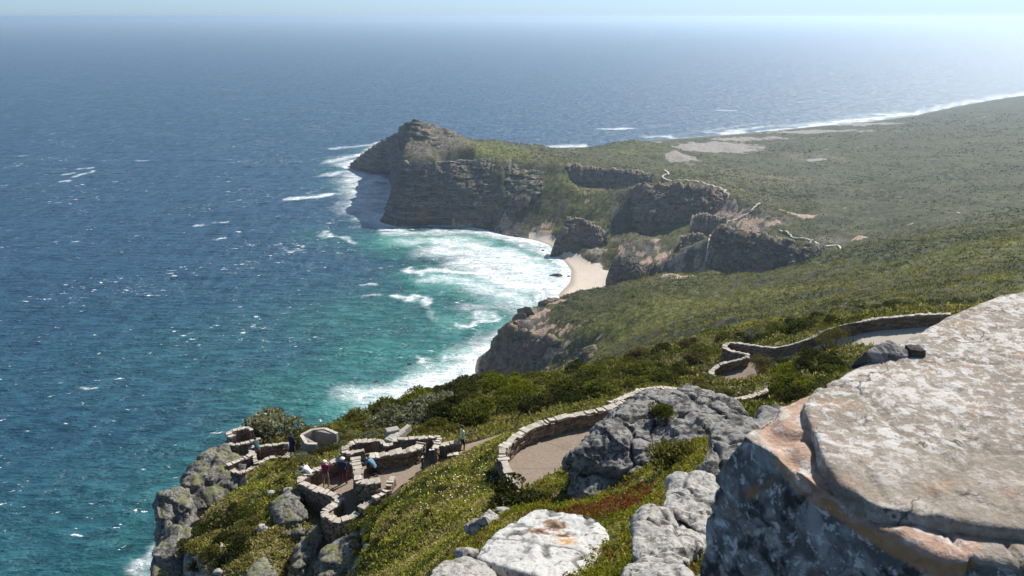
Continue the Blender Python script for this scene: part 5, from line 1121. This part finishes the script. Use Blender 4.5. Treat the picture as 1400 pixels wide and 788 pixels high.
def leaf_quads(C, ax, L, Wd, r):
    """a rhomb per centre: C (n,3), ax (n,3) leaf direction, L, Wd (n,)"""
    side = unit(np.cross(ax, r.normal(size=C.shape)))
    a = ax * (L / 2)[:, None]; s = side * (Wd / 2)[:, None]
    return np.stack([C - a, C + s - a * .1, C + a, C - s - a * .1], 1).reshape(-1, 3), np.arange(len(C) * 4).reshape(-1, 4)
def bush_mesh(name, R, Hh, nlobe, nleaf, L, Wd, cols, seed, open_=.35, twig=14, lob=.42, up=.5):
    r = np.random.default_rng(seed)
    th = r.uniform(0, 2 * math.pi, nlobe); rr = R * np.sqrt(r.uniform(0, 1, nlobe)) * .72
    lc = np.stack([rr * np.cos(th), rr * np.sin(th), Hh * (.30 + .42 * r.uniform(0, 1, nlobe)) * (1 - .45 * (rr / R) ** 2)], 1); lr = R * lob * r.uniform(.6, 1.25, nlobe)
    k = r.integers(0, nlobe, nleaf); d = unit(r.normal(size=(nleaf, 3)) + np.array([0, 0, .35])); rad = lr[k] * (1 - open_ * r.uniform(0, 1, nleaf) ** 1.6)
    C = lc[k] + d * rad[:, None] * np.array([1, 1, .8]); ok = C[:, 2] > -.1; C, d, k, rad = C[ok], d[ok], k[ok], rad[ok]; n = len(C)
    ax = unit(d * .6 + r.normal(size=(n, 3)) * .7 + np.array([0, 0, up]))
    V, Fc = leaf_quads(C, ax, L * r.uniform(.6, 1.4, n), Wd * r.uniform(.6, 1.4, n), r)
    cols = np.array(cols); tone = np.clip(r.beta(2, 2, n) + (r.uniform(-.25, .25, nlobe))[k], 0, .999); u = tone * (len(cols) - 1); i = u.astype(int); f = (u - i)[:, None]
    c = cols[i] * (1 - f) + cols[i + 1] * f
    col = np.repeat(np.c_[c, np.ones(n)], 4, 0)
    tv, tf = [], []
    for j in range(twig):
        b = np.array([r.normal() * .08 * R, r.normal() * .08 * R, -.15]); m = lc[r.integers(nlobe)] * r.uniform(.7, 1.25); mid = (b + m) / 2 + r.normal(size=3) * .06 * R
        w = .012 + .02 * R * r.uniform(.3, 1)
        for p, q, w0, w1 in ((b, mid, w, w * .6), (mid, m, w * .6, w * .15)):
            s = unit(np.cross(q - p, r.normal(size=3))); s2 = unit(np.cross(q - p, s)); o = len(tv)
            for pt, ww in ((p, w0), (q, w1)):
                tv += [pt + s * ww, pt - s * ww * .5 + s2 * ww * .87, pt - s * ww * .5 - s2 * ww * .87]
            tf += [(o, o + 1, o + 4, o + 3), (o + 1, o + 2, o + 5, o + 4), (o + 2, o, o + 3, o + 5)]
    return V, Fc, col, np.array(tv), np.array(tf)
def bush_data(name, *a, **k):
    V, Fc, col, tv, tf = bush_mesh(name, *a, **k)
    c2 = np.tile([.09, .075, .06, 1], (len(tv), 1))
    if len(tv): V = np.concatenate([V, tv]); Fc = np.concatenate([Fc, tf + len(col)]); col = np.concatenate([col, c2])
    return npmesh(name, V, Fc, M_LEAF, False, None, {'col': col})
GREEN = [(.032, .040, .012), (.088, .102, .026), (.160, .168, .044)]
BRIGHT = [(.05, .064, .010), (.125, .145, .018), (.215, .215, .034)]
DARK = [(.020, .025, .010), (.048, .056, .020), (.092, .098, .038)]
GREY = [(.07, .078, .056), (.155, .165, .125), (.26, .262, .21)]
BROWN = [(.04, .034, .02), (.10, .085, .045), (.16, .14, .07)]
OLIVE = [(.058, .058, .018), (.138, .134, .040), (.225, .208, .070)]
KINDS = {}
for kn, cl, R_, H_, nl, lf, op in (('green', GREEN, 1, 1.05, 16, 2600, .3), ('bright', BRIGHT, 1, .85, 18, 2600, .3), ('dark', DARK, 1, 1.0, 15, 2600, .35), ('grey', GREY, 1, 1.05, 16, 2400, .4), ('brown', BROWN, 1, .85, 13, 1500, .7), ('olive', OLIVE, 1, .8, 16, 2200, .4)):
    KINDS[kn] = [bush_data('shrub_' + kn, R_, H_, nl, lf, .15, .07, cl, 200 + 7 * v + len(KINDS) * 31, op) for v in range(3)]
LABS = {'green': 'mid green rounded fynbos shrub', 'bright': 'bright yellow green dense shrub', 'dark': 'dark green dense shrub', 'grey': 'silvery grey green shrub', 'brown': 'thin brownish twiggy shrub', 'olive': 'low olive green shrub'}
NSH = 0
def place_shrub(kind, x, y, R, label, group, zs=1.0, z=None):
    global NSH
    o = link('shrub', random.choice(KINDS[kind])); NSH += 1
    zz_ = float(surf(np.array([x]), np.array([y]))[0]) if z is None else z
    o.location = (x, y, zz_ - .08 * R); o.rotation_euler = (random.uniform(-.1, .1), random.uniform(-.1, .1), random.uniform(0, 6.28)); o.scale = (R * random.uniform(.85, 1.15), R * random.uniform(.85, 1.15), R * zs * random.uniform(.85, 1.1))
    tag(o, label, 'shrub', group); return o
def clear_of_floors(x, y, g):
    x = np.atleast_1d(np.asarray(x, float)); y = np.atleast_1d(np.asarray(y, float)); bad = np.zeros(len(x), bool)
    for poly in FLOORS.values():
        P = np.array(poly); m = (x > P[:, 0].min() - g) & (x < P[:, 0].max() + g) & (y > P[:, 1].min() - g) & (y < P[:, 1].max() + g)
        if m.any(): bad[m] |= in_poly(x[m], y[m], poly, g)[0]
    return ~bad
def scatter(polypx, n, rmin, rmax, kinds, where, dmin=20, sep=.75, zs=1.0, tries=4000):
    P = np.array(polypx, float); got = []
    for _ in range(tries):
        if len(got) >= n: break
        px, py = random.uniform(P[:, 0].min(), P[:, 0].max()), random.uniform(P[:, 1].min(), P[:, 1].max())
        if not in_poly(np.array([px]), np.array([py]), np.c_[P, np.zeros(len(P))])[0][0]: continue
        g = G(px, py, dmin, 200)
        if math.hypot(g[0], g[1]) > 190 or g[2] < 100: continue
        R_ = random.uniform(rmin, rmax)
        if any((g[0] - a) ** 2 + (g[1] - b) ** 2 < (sep * (R_ + c)) ** 2 for a, b, c in got): continue
        if not clear_of_floors(g[0], g[1], R_ * .55 + .55)[0]: continue
        got.append((g[0], g[1], R_))
    for x, y, R_ in got:
        k = random.choice(kinds); place_shrub(k, x, y, R_, LABS[k] + ' ' + where, LABS[k] + 's ' + where, zs)
    return got
SH = []
SH += scatter([(470, 572), (560, 545), (640, 520), (690, 515), (690, 560), (650, 585), (600, 590), (560, 580), (500, 585)], 46, 1.0, 2.1, ['green', 'bright', 'dark', 'green', 'dark', 'olive'], 'on the crest behind the lookout')
SH += scatter([(690, 515), (760, 505), (870, 482), (960, 468), (975, 500), (900, 528), (830, 545), (760, 562), (690, 575)], 62, .9, 2.2, ['green', 'dark', 'green', 'bright', 'olive', 'dark', 'brown'], 'on the crest behind the curved parapet', zs=.9)
SH += scatter([(390, 595), (450, 580), (520, 580), (600, 575), (640, 600), (600, 597), (520, 600), (465, 612), (440, 625), (405, 640), (400, 612)], 34, .5, 1.15, ['olive', 'green', 'dark', 'olive', 'grey'], 'between the emplacement and the oval enclosure', zs=.8)
SH += scatter([(250, 735), (330, 692), (345, 720), (330, 765), (262, 782)], 22, .5, 1.0, ['dark', 'olive', 'dark'], 'on the grassy slope above the left crags', zs=.7)
SH += scatter([(330, 690), (410, 640), (440, 640), (405, 680), (390, 690), (340, 760)], 16, .3, .6, ['olive', 'green', 'dark'], 'on the grassy slope left of the lookout', zs=.6)
SH += scatter([(1062, 530), (1068, 500), (1110, 492), (1150, 490), (1165, 505), (1130, 520), (1085, 545), (1068, 556)], 14, .8, 1.3, ['bright', 'green', 'bright', 'dark'], 'in the hollow between the far path and the foreground boulder', zs=.9)
SH += scatter([(960, 475), (990, 462), (1060, 446), (1120, 430), (1200, 420), (1340, 408), (1340, 422), (1200, 428), (1160, 436), (1110, 455), (1060, 468), (990, 465)], 58, 1.0, 2.1, ['dark', 'grey', 'olive', 'dark', 'green'], 'behind the zigzag wall', zs=.85)
SH += scatter([(930, 548), (960, 505), (975, 525), (1003, 538), (990, 545)], 9, .5, .9, ['olive', 'brown', 'grey'], 'beside the bend of the far path', zs=.8)
SH += scatter([(590, 640), (660, 610), (680, 640), (660, 680), (560, 740), (500, 760), (520, 700)], 22, .25, .55, ['olive', 'green', 'dark'], 'on the green slope below the side path', zs=.55)
SH += scatter([(494, 712), (510, 702), (525, 710), (505, 745), (485, 770), (475, 760), (486, 735)], 12, .35, .6, ['olive', 'green', 'bright'], 'on the brow right of the round lookout end', zs=.7, dmin=15)
# plants that stand out
def named_shrub(kind, px, py, R, label, zs=1.0, d=None):
    g = G(px, py, 5, 300) if d is None else PD(px, py, d)
    o = place_shrub(kind, g[0], g[1], R, label, None, zs, z=None if d is None else g[2]); return o
named_shrub('grey', 374, 596, 2.1, 'large rounded grey green shrub against the sea beside the left terrace', 1.05)
named_shrub('grey', 545, 582, 2.5, 'wide silvery shrub on the left side of the crest above the pale ramp', .9)
named_shrub('grey', 588, 578, 2.6, 'wide silvery shrub on the right side of the crest above the pale ramp', .9)
named_shrub('dark', 625, 541, 1.9, 'dark shrub standing out against the white surf on the skyline of the crest')
named_shrub('olive', 925, 640, .62, 'leafy yellow green shrub growing at the right foot of the cracked crag', .9)
named_shrub('bright', 948, 572, .42, 'small yellow shrub growing in a cleft on top of the cracked crag', .7, 17.9)
named_shrub('green', 905, 568, .40, 'small dark green shrub on the shoulder of the cracked crag', .7, 17.5)
named_shrub('dark', 712, 690, .8, 'dark shrub at the lower end of the curved parapet', .8)
def tall_shrub(px, py, d, Hh, R, cols, label, seed):
    g = PD(px, py, d); root = empty('tall_shrub', (g[0], g[1], float(surf(np.array([g[0]]), np.array([g[1]]))[0])))
    V, Fc, col, tv, tf = bush_mesh('crown', R, Hh, 26, 3000, .12, .045, cols, seed, .75, 46, .30, 1.0)
    link('crown', npmesh('crown', V, Fc, M_LEAF, False, None, {'col': col}), root); link('stems', npmesh('stems', tv, tf, M_TWIG, False), root)
    tag(root, label, 'shrub'); return root
tall_shrub(1040, 508, 66, 3.0, 1.55, BROWN, 'tall half bare brown shrub leaning over the bend of the far path', 301)
tall_shrub(1135, 470, 65, 3.2, 2.0, OLIVE, 'tall wispy olive shrub on the near edge of the far path', 302)

# ---- masses nobody could count
def tufts(name, x, y, size, n_leaf, L, Wd, cols, kind_idx, seed, spread=1.0, hgt=.7, lift=0.0, z=None, gain=1.0):
    r = np.random.default_rng(seed); n = len(x); z = surf(x, y) if z is None else z
    k = np.repeat(np.arange(n), n_leaf); m = len(k)
    d = r.normal(size=(m, 3)); d[:, 2] = np.abs(d[:, 2]) * hgt + .05; d = unit(d); rad = r.uniform(.25, 1, m) ** .6
    C = np.stack([x, y, z + lift], 1)[k] + d * (rad * size[k])[:, None] * np.array([spread, spread, 1])
    ax = unit(d * .8 + r.normal(size=(m, 3)) * .6 + np.array([0, 0, .35]))
    V, Fc = leaf_quads(C, ax, L * size[k] * r.uniform(.6, 1.4, m), Wd * size[k] * r.uniform(.6, 1.4, m), r)
    cl = np.array(cols)[kind_idx[k]]; u = np.clip(r.beta(2, 2, m), 0, .999) * 2; i = u.astype(int); f = (u - i)[:, None]; ii = np.arange(m)
    c = (cl[ii, i] * (1 - f) + cl[ii, i + 1] * f) * gain
    o = link(name, npmesh(name, V, Fc, M_LEAF, False, None, {'col': np.repeat(np.c_[c, np.ones(m)], 4, 0)})); tag(o, kind='stuff'); return o
PAL = [GREEN, BRIGHT, DARK, OLIVE, BROWN, GREY, [(.07, .022, .012), (.15, .05, .028), (.20, .10, .05)], [(.11, .095, .038), (.24, .205, .085), (.36, .31, .15)], [(.09, .094, .017), (.205, .202, .034), (.33, .31, .07)]]
def pick(x, y, scale, table, seed):
    """kind of plant by patches: table rows (kind, share)"""
    v = fbm2(x / scale, y / scale, 3, seed) * .5 + .5 + rng.normal(size=len(x)) * .09
    rk = np.argsort(np.argsort(v)) / len(v); cum = np.cumsum([s for _, s in table]); cum = cum / cum[-1]
    return np.array([t for t, _ in table])[np.minimum(np.searchsorted(cum, rk), len(table) - 1)]
def polar(n, d0, d1, a0, a1):
    d = np.exp(rng.uniform(math.log(d0), math.log(d1), n)); a = np.radians(rng.uniform(a0, a1, n)); return d * np.sin(a), d * np.cos(a), d
# low cover on the near slopes
x, y, d = polar(46000, 19, 62, -32, 0); sl = slope(x, y, .5)
m = (sl < 1.5) & clear_of_floors(x, y, .32); x, y, d = x[m], y[m], d[m]
kd = pick(x, y, 2.6, [(2, 1.0), (0, 1.2), (8, 2.6), (3, 2.4), (7, 2.8), (4, 1.0)], 51)
tufts('ground_cover', x, y, .17 * (d / 35) ** .6 * rng.uniform(.6, 1.5, len(x)), 9, .75, .30, PAL, kd, 401, gain=1.5)
x, y, d = polar(26000, 40, 130, -20, 36); m = (slope(x, y, 1) < 1.6) & clear_of_floors(x, y, .35); x, y, d = x[m], y[m], d[m]
kd = pick(x, y, 6, [(2, 2), (3, 1.6), (0, 1.6), (7, .9), (5, .7), (4, .8)], 52)
tufts('undergrowth', x, y, .36 * (d / 60) ** .8 * rng.uniform(.6, 1.5, len(x)), 9, .6, .3, PAL, kd, 402, gain=1.15)
x, y, d = polar(12000, 19, 50, 1, 46); m = (slope(x, y, .7) < 1.6) & clear_of_floors(x, y, .3); x, y, d = x[m], y[m], d[m]
kd = pick(x, y, 3, [(2, 1.2), (0, 1.6), (8, 1.6), (3, 1.8), (7, 1.0), (1, .8)], 58)
tufts('low_fynbos', x, y, .22 * (d / 35) ** .6 * rng.uniform(.6, 1.6, len(x)), 10, .7, .3, PAL, kd, 408, gain=1.2)
# cushions among the front rocks
x, y, d = polar(19000, 6.0, 21, -7, 42); m = clear_of_floors(x, y, .25); x, y, d = x[m], y[m], d[m]
kd = pick(x, y, 1.3, [(1, 2), (8, 2.4), (6, .55), (3, 1), (0, .8)], 53)
cx, cy = PD(825, 690, 12.6)[:2]; red = np.hypot(x - cx, (y - cy) * .7) < .95; kd = np.where(red & (rng.uniform(size=len(x)) < .8), 6, kd)
tufts('cushion_plants', x, y, .075 * (d / 12) ** .5 * rng.uniform(.6, 1.6, len(x)), 14, .62, .28, PAL, kd, 403, 1.1, .6)
# beyond the path: shrubby slope, then heath on the headland and plain
x, y, d = polar(15000, 100, 330, -8, 40); m = (slope(x, y, 2) < 1.4) & (height(x, y) > 30); x, y, d = x[m], y[m], d[m]
kd = pick(x, y, 16, [(2, 2.4), (0, 1.5), (3, 1.8), (5, 1.0), (4, .6), (8, .8)], 54)
tufts('shrubbery', x, y, .55 * (d / 120) ** .75 * rng.uniform(.5, 1.5, len(x)), 12, .5, .32, PAL, kd, 404, gain=1.15)
x, y, d = polar(36000, 310, 640, -3, 38); m = (slope(x, y, 3) < 1.2) & (height(x, y) > 10) & (np.maximum(patch_field(x, y, BARE), patch_field(x, y, ROCKP)) < .5); x, y, d = x[m], y[m], d[m]
kd = pick(x, y, 28, [(2, 1.8), (0, 1.6), (3, 2.2), (8, 1.4), (4, .7), (7, .25), (5, .5)], 55)
fr = patch_field(x, y, FRESH); kd = np.where(rng.uniform(size=len(x)) < fr * .85, rng.choice([8, 3, 8, 8, 7], len(x)), kd)
tufts('heath', x, y, .75 * (d / 450) ** .9 * rng.uniform(.45, 1.5, len(x)), 6, .9, .6, PAL, kd, 405, 1.3, .6, gain=1.3)
x, y, d = polar(90000, 640, 2200, -10, 37); cl_ = fbm2(x / 45, y / 45, 4, 91, .6); m = rng.uniform(size=len(x)) < sstep(-.25, .35, cl_) * .75 + .05; x, y, d = x[m], y[m], d[m]; hh = height(x, y); m = (slope(x, y, 4) < 1.5) & (hh > 6); x, y, d = x[m], y[m], d[m]
b_ = patch_field(x, y, BARE); g_ = patch_field(x, y, GREYF); m = (np.maximum(b_, g_) < .35); x, y, d = x[m], y[m], d[m]
kd = pick(x, y, 60, [(2, 1.2), (3, 1.4), (4, 3.4), (0, .3), (5, .8), (7, .7)], 56)
tufts('far_heath', x, y, 1.0 * (d / 900) ** .7 * rng.uniform(.3, 1.0, len(x)) ** 1.6 * 1.5, 4, 1.0, .8, PAL, kd, 406, 1.4, .5, gain=.85)
x, y, d = polar(16000, 640, 1020, -9, 22); m = (slope(x, y, 4) < 1.8) & (height(x, y) > 4) & (SANDF(x, y) < .3) & (patch_field(x, y, ROCKP) < .55) & (patch_field(x, y, BARE) < .4); x, y, d = x[m], y[m], d[m]
kd = pick(x, y, 30, [(2, 1.6), (3, 2.0), (4, 1.2), (0, 1.0), (5, 1.2), (7, .9)], 57)
tufts('scrub', x, y, 1.1 * rng.uniform(.3, 1.0, len(x)) ** 1.6 * 1.6, 5, .9, .7, PAL, kd, 407, 1.3, .6)
# pale flowers on the green slope
g = [G(px, py, 20, 80) for px, py in zip(rng.uniform(530, 690, 60), rng.uniform(600, 690, 60))]
base = np.array(g)[rng.integers(0, 60, 420)]; fx = base[:, 0] + rng.normal(size=420) * 1.1; fy = base[:, 1] + rng.normal(size=420) * 1.1
ok = clear_of_floors(fx, fy, .3); fx, fy = fx[ok], fy[ok]; fz = surf(fx, fy) + .2
V, Fc = leaf_quads(np.stack([fx, fy, fz], 1), unit(rng.normal(size=(len(fx), 3)) * np.array([1, 1, .2])), np.full(len(fx), .065), np.full(len(fx), .065), rng)
tag(link('flowers', npmesh('flowers', V, Fc, simple_mat('pale_petals', (.75, .72, .55)), False)), kind='stuff')

# ------------------------------------------------------------------ trails on the far plain
M_TRAIL = simple_mat('trail_boards', (.46, .42, .36), .9, .2, .2)
def ribbon(name, pxs, w, lift, kind=None, label=None, cat=None):
    P = polyline([G(px, py, 100, 3000) for px, py in pxs], 8)
    t = np.gradient(P[:, :2], axis=0); n = np.stack([-t[:, 1], t[:, 0]], 1); n /= np.linalg.norm(n, axis=1)[:, None] + 1e-9
    z = np.maximum.reduce([surf(P[:, 0] + n[:, 0] * k, P[:, 1] + n[:, 1] * k) for k in (-w / 2, 0, w / 2)]) + lift
    V = []; 
    for s, dz in ((-1, 0), (1, 0), (1, -.35), (-1, -.35)):
        V.append(np.c_[P[:, :2] + n * s * w / 2, z + dz])
    V = np.stack(V, 1).reshape(-1, 3); m = len(P); Fc = []
    for i in range(m - 1):
        for a, b in ((0, 1), (1, 2), (2, 3), (3, 0)): Fc.append((4 * i + a, 4 * i + b, 4 * i + 4 + b, 4 * i + 4 + a))
    o = link(name, npmesh(name, V, np.array(Fc), M_TRAIL, False)); tag(o, label, cat, None, kind); return o
ribbon('footpath', [(908, 236), (914, 240), (906, 244), (911, 248), (924, 249.5), (939, 250), (957, 251), (977, 257.5), (989, 262), (991.7, 264), (985, 271.6), (975, 279)], 1.9, 2.0, 'structure')
ribbon('boardwalk', [(1039, 280.5), (1031, 286), (1026, 293.6)], 1.7, 1.2, None, 'short pale boardwalk end at the top of the stairs above the beach', 'boardwalk')
ribbon('boardwalk', [(1024, 294.5), (1003, 305), (990, 316.7), (968.7, 333), (973, 341)], 1.3, 1.6, None, 'long straight wooden stairway descending the bluff towards the beach', 'boardwalk')
ribbon('boardwalk', [(968, 347), (966, 352), (965, 361)], 1.8, .6, None, 'lowest short flight of the beach stairway in the green gully', 'boardwalk')
ribbon('footpath', [(1065.6, 317), (1080, 322), (1083.7, 326.5), (1105, 329), (1110, 331.5), (1108, 335), (1118, 338), (1148, 339.6), (1158, 344)], 1.5, 1.2, 'structure')
# pond on the plain
P = [G(px, py, 100, 3000) for px, py in ((1094, 223), (1104, 220.5), (1122, 218.5), (1134, 219), (1124, 221.3), (1108, 223.6))]; zp = max(p[2] for p in P) + 1.6
pm = NT('pond_water'); pm.set(Base_Color=(.07, .08, .08), Roughness=.6)
tag(link('pond_water', npmesh('pond_water', np.array([[p[0], p[1], zp] for p in P]), np.array([[0, 3, 2, 1], [0, 5, 4, 3]])[:, ::-1], pm.m, False)), kind='structure')
print('shrubs', NSH)
# ------------------------------------------------------------------ camera, light, sky
cam = bpy.data.cameras.new('camera'); co = bpy.data.objects.new('camera', cam); COL.objects.link(co)
co.location = CAM; co.rotation_euler = (math.pi / 2 - PITCH, 0, 0)
cam.sensor_width = 36.0; cam.lens = 36.0 * F / 1400.0
cam.clip_start = 0.05; cam.clip_end = 200000
cam.dof.use_dof = True; cam.dof.focus_distance = 45.0; cam.dof.aperture_fstop = 10.0
SC.camera = co
sun = bpy.data.lights.new('sun', 'SUN'); so = bpy.data.objects.new('sun', sun); COL.objects.link(so)
sun.energy = 5.0; sun.angle = math.radians(0.53); sun.color = (1.0, 0.955, 0.89)
sd = Vector((math.sin(SUN_AZ) * math.cos(SUN_EL), math.cos(SUN_AZ) * math.cos(SUN_EL), math.sin(SUN_EL)))
so.rotation_euler = sd.to_track_quat('Z', 'Y').to_euler()
W = bpy.data.worlds.new('World'); SC.world = W; W.use_nodes = True
wt = W.node_tree; wt.nodes.clear()
wo = wt.nodes.new('ShaderNodeOutputWorld'); wb = wt.nodes.new('ShaderNodeBackground'); ws = wt.nodes.new('ShaderNodeTexSky')
ws.sky_type = 'NISHITA'; ws.sun_disc = False; ws.sun_elevation = SUN_EL; ws.sun_rotation = SUN_AZ
ws.altitude = 240; ws.air_density = 1.0; ws.dust_density = 0.2; ws.ozone_density = 2.0
wb.inputs[1].default_value = 0.10
tc = wt.nodes.new('ShaderNodeTexCoord'); sx = wt.nodes.new('ShaderNodeSeparateXYZ'); wt.links.new(tc.outputs['Generated'], sx.inputs[0])
cr = wt.nodes.new('ShaderNodeValToRGB'); wt.links.new(sx.outputs[2], cr.inputs[0])
for e, (p, c) in zip((cr.color_ramp.elements[0], cr.color_ramp.elements[1]), ((0.0, (.39, .57, .97, 1)), (.40, (1.0, .96, .88, 1)))): e.position = p; e.color = c
mm = wt.nodes.new('ShaderNodeMix'); mm.data_type = 'RGBA'; mm.blend_type = 'MULTIPLY'; mm.inputs[0].default_value = 1.0
wt.links.new(ws.outputs[0], mm.inputs[6]); wt.links.new(cr.outputs[0], mm.inputs[7]); wt.links.new(mm.outputs[2], wb.inputs[0]); wt.links.new(wb.outputs[0], wo.inputs[0])
SC.view_settings.view_transform = 'Standard'; SC.view_settings.look = 'None'; SC.view_settings.gamma = 1.0
SC.view_settings.exposure = EXPOSURE
SC.render.film_transparent = False
SC.cycles.use_denoising = True
SC.cycles.max_bounces = 6; SC.cycles.diffuse_bounces = 3; SC.cycles.glossy_bounces = 2; SC.cycles.transmission_bounces = 2; SC.cycles.transparent_max_bounces = 4; SC.cycles.volume_bounces = 0
SC.cycles.sample_clamp_indirect = 6.0
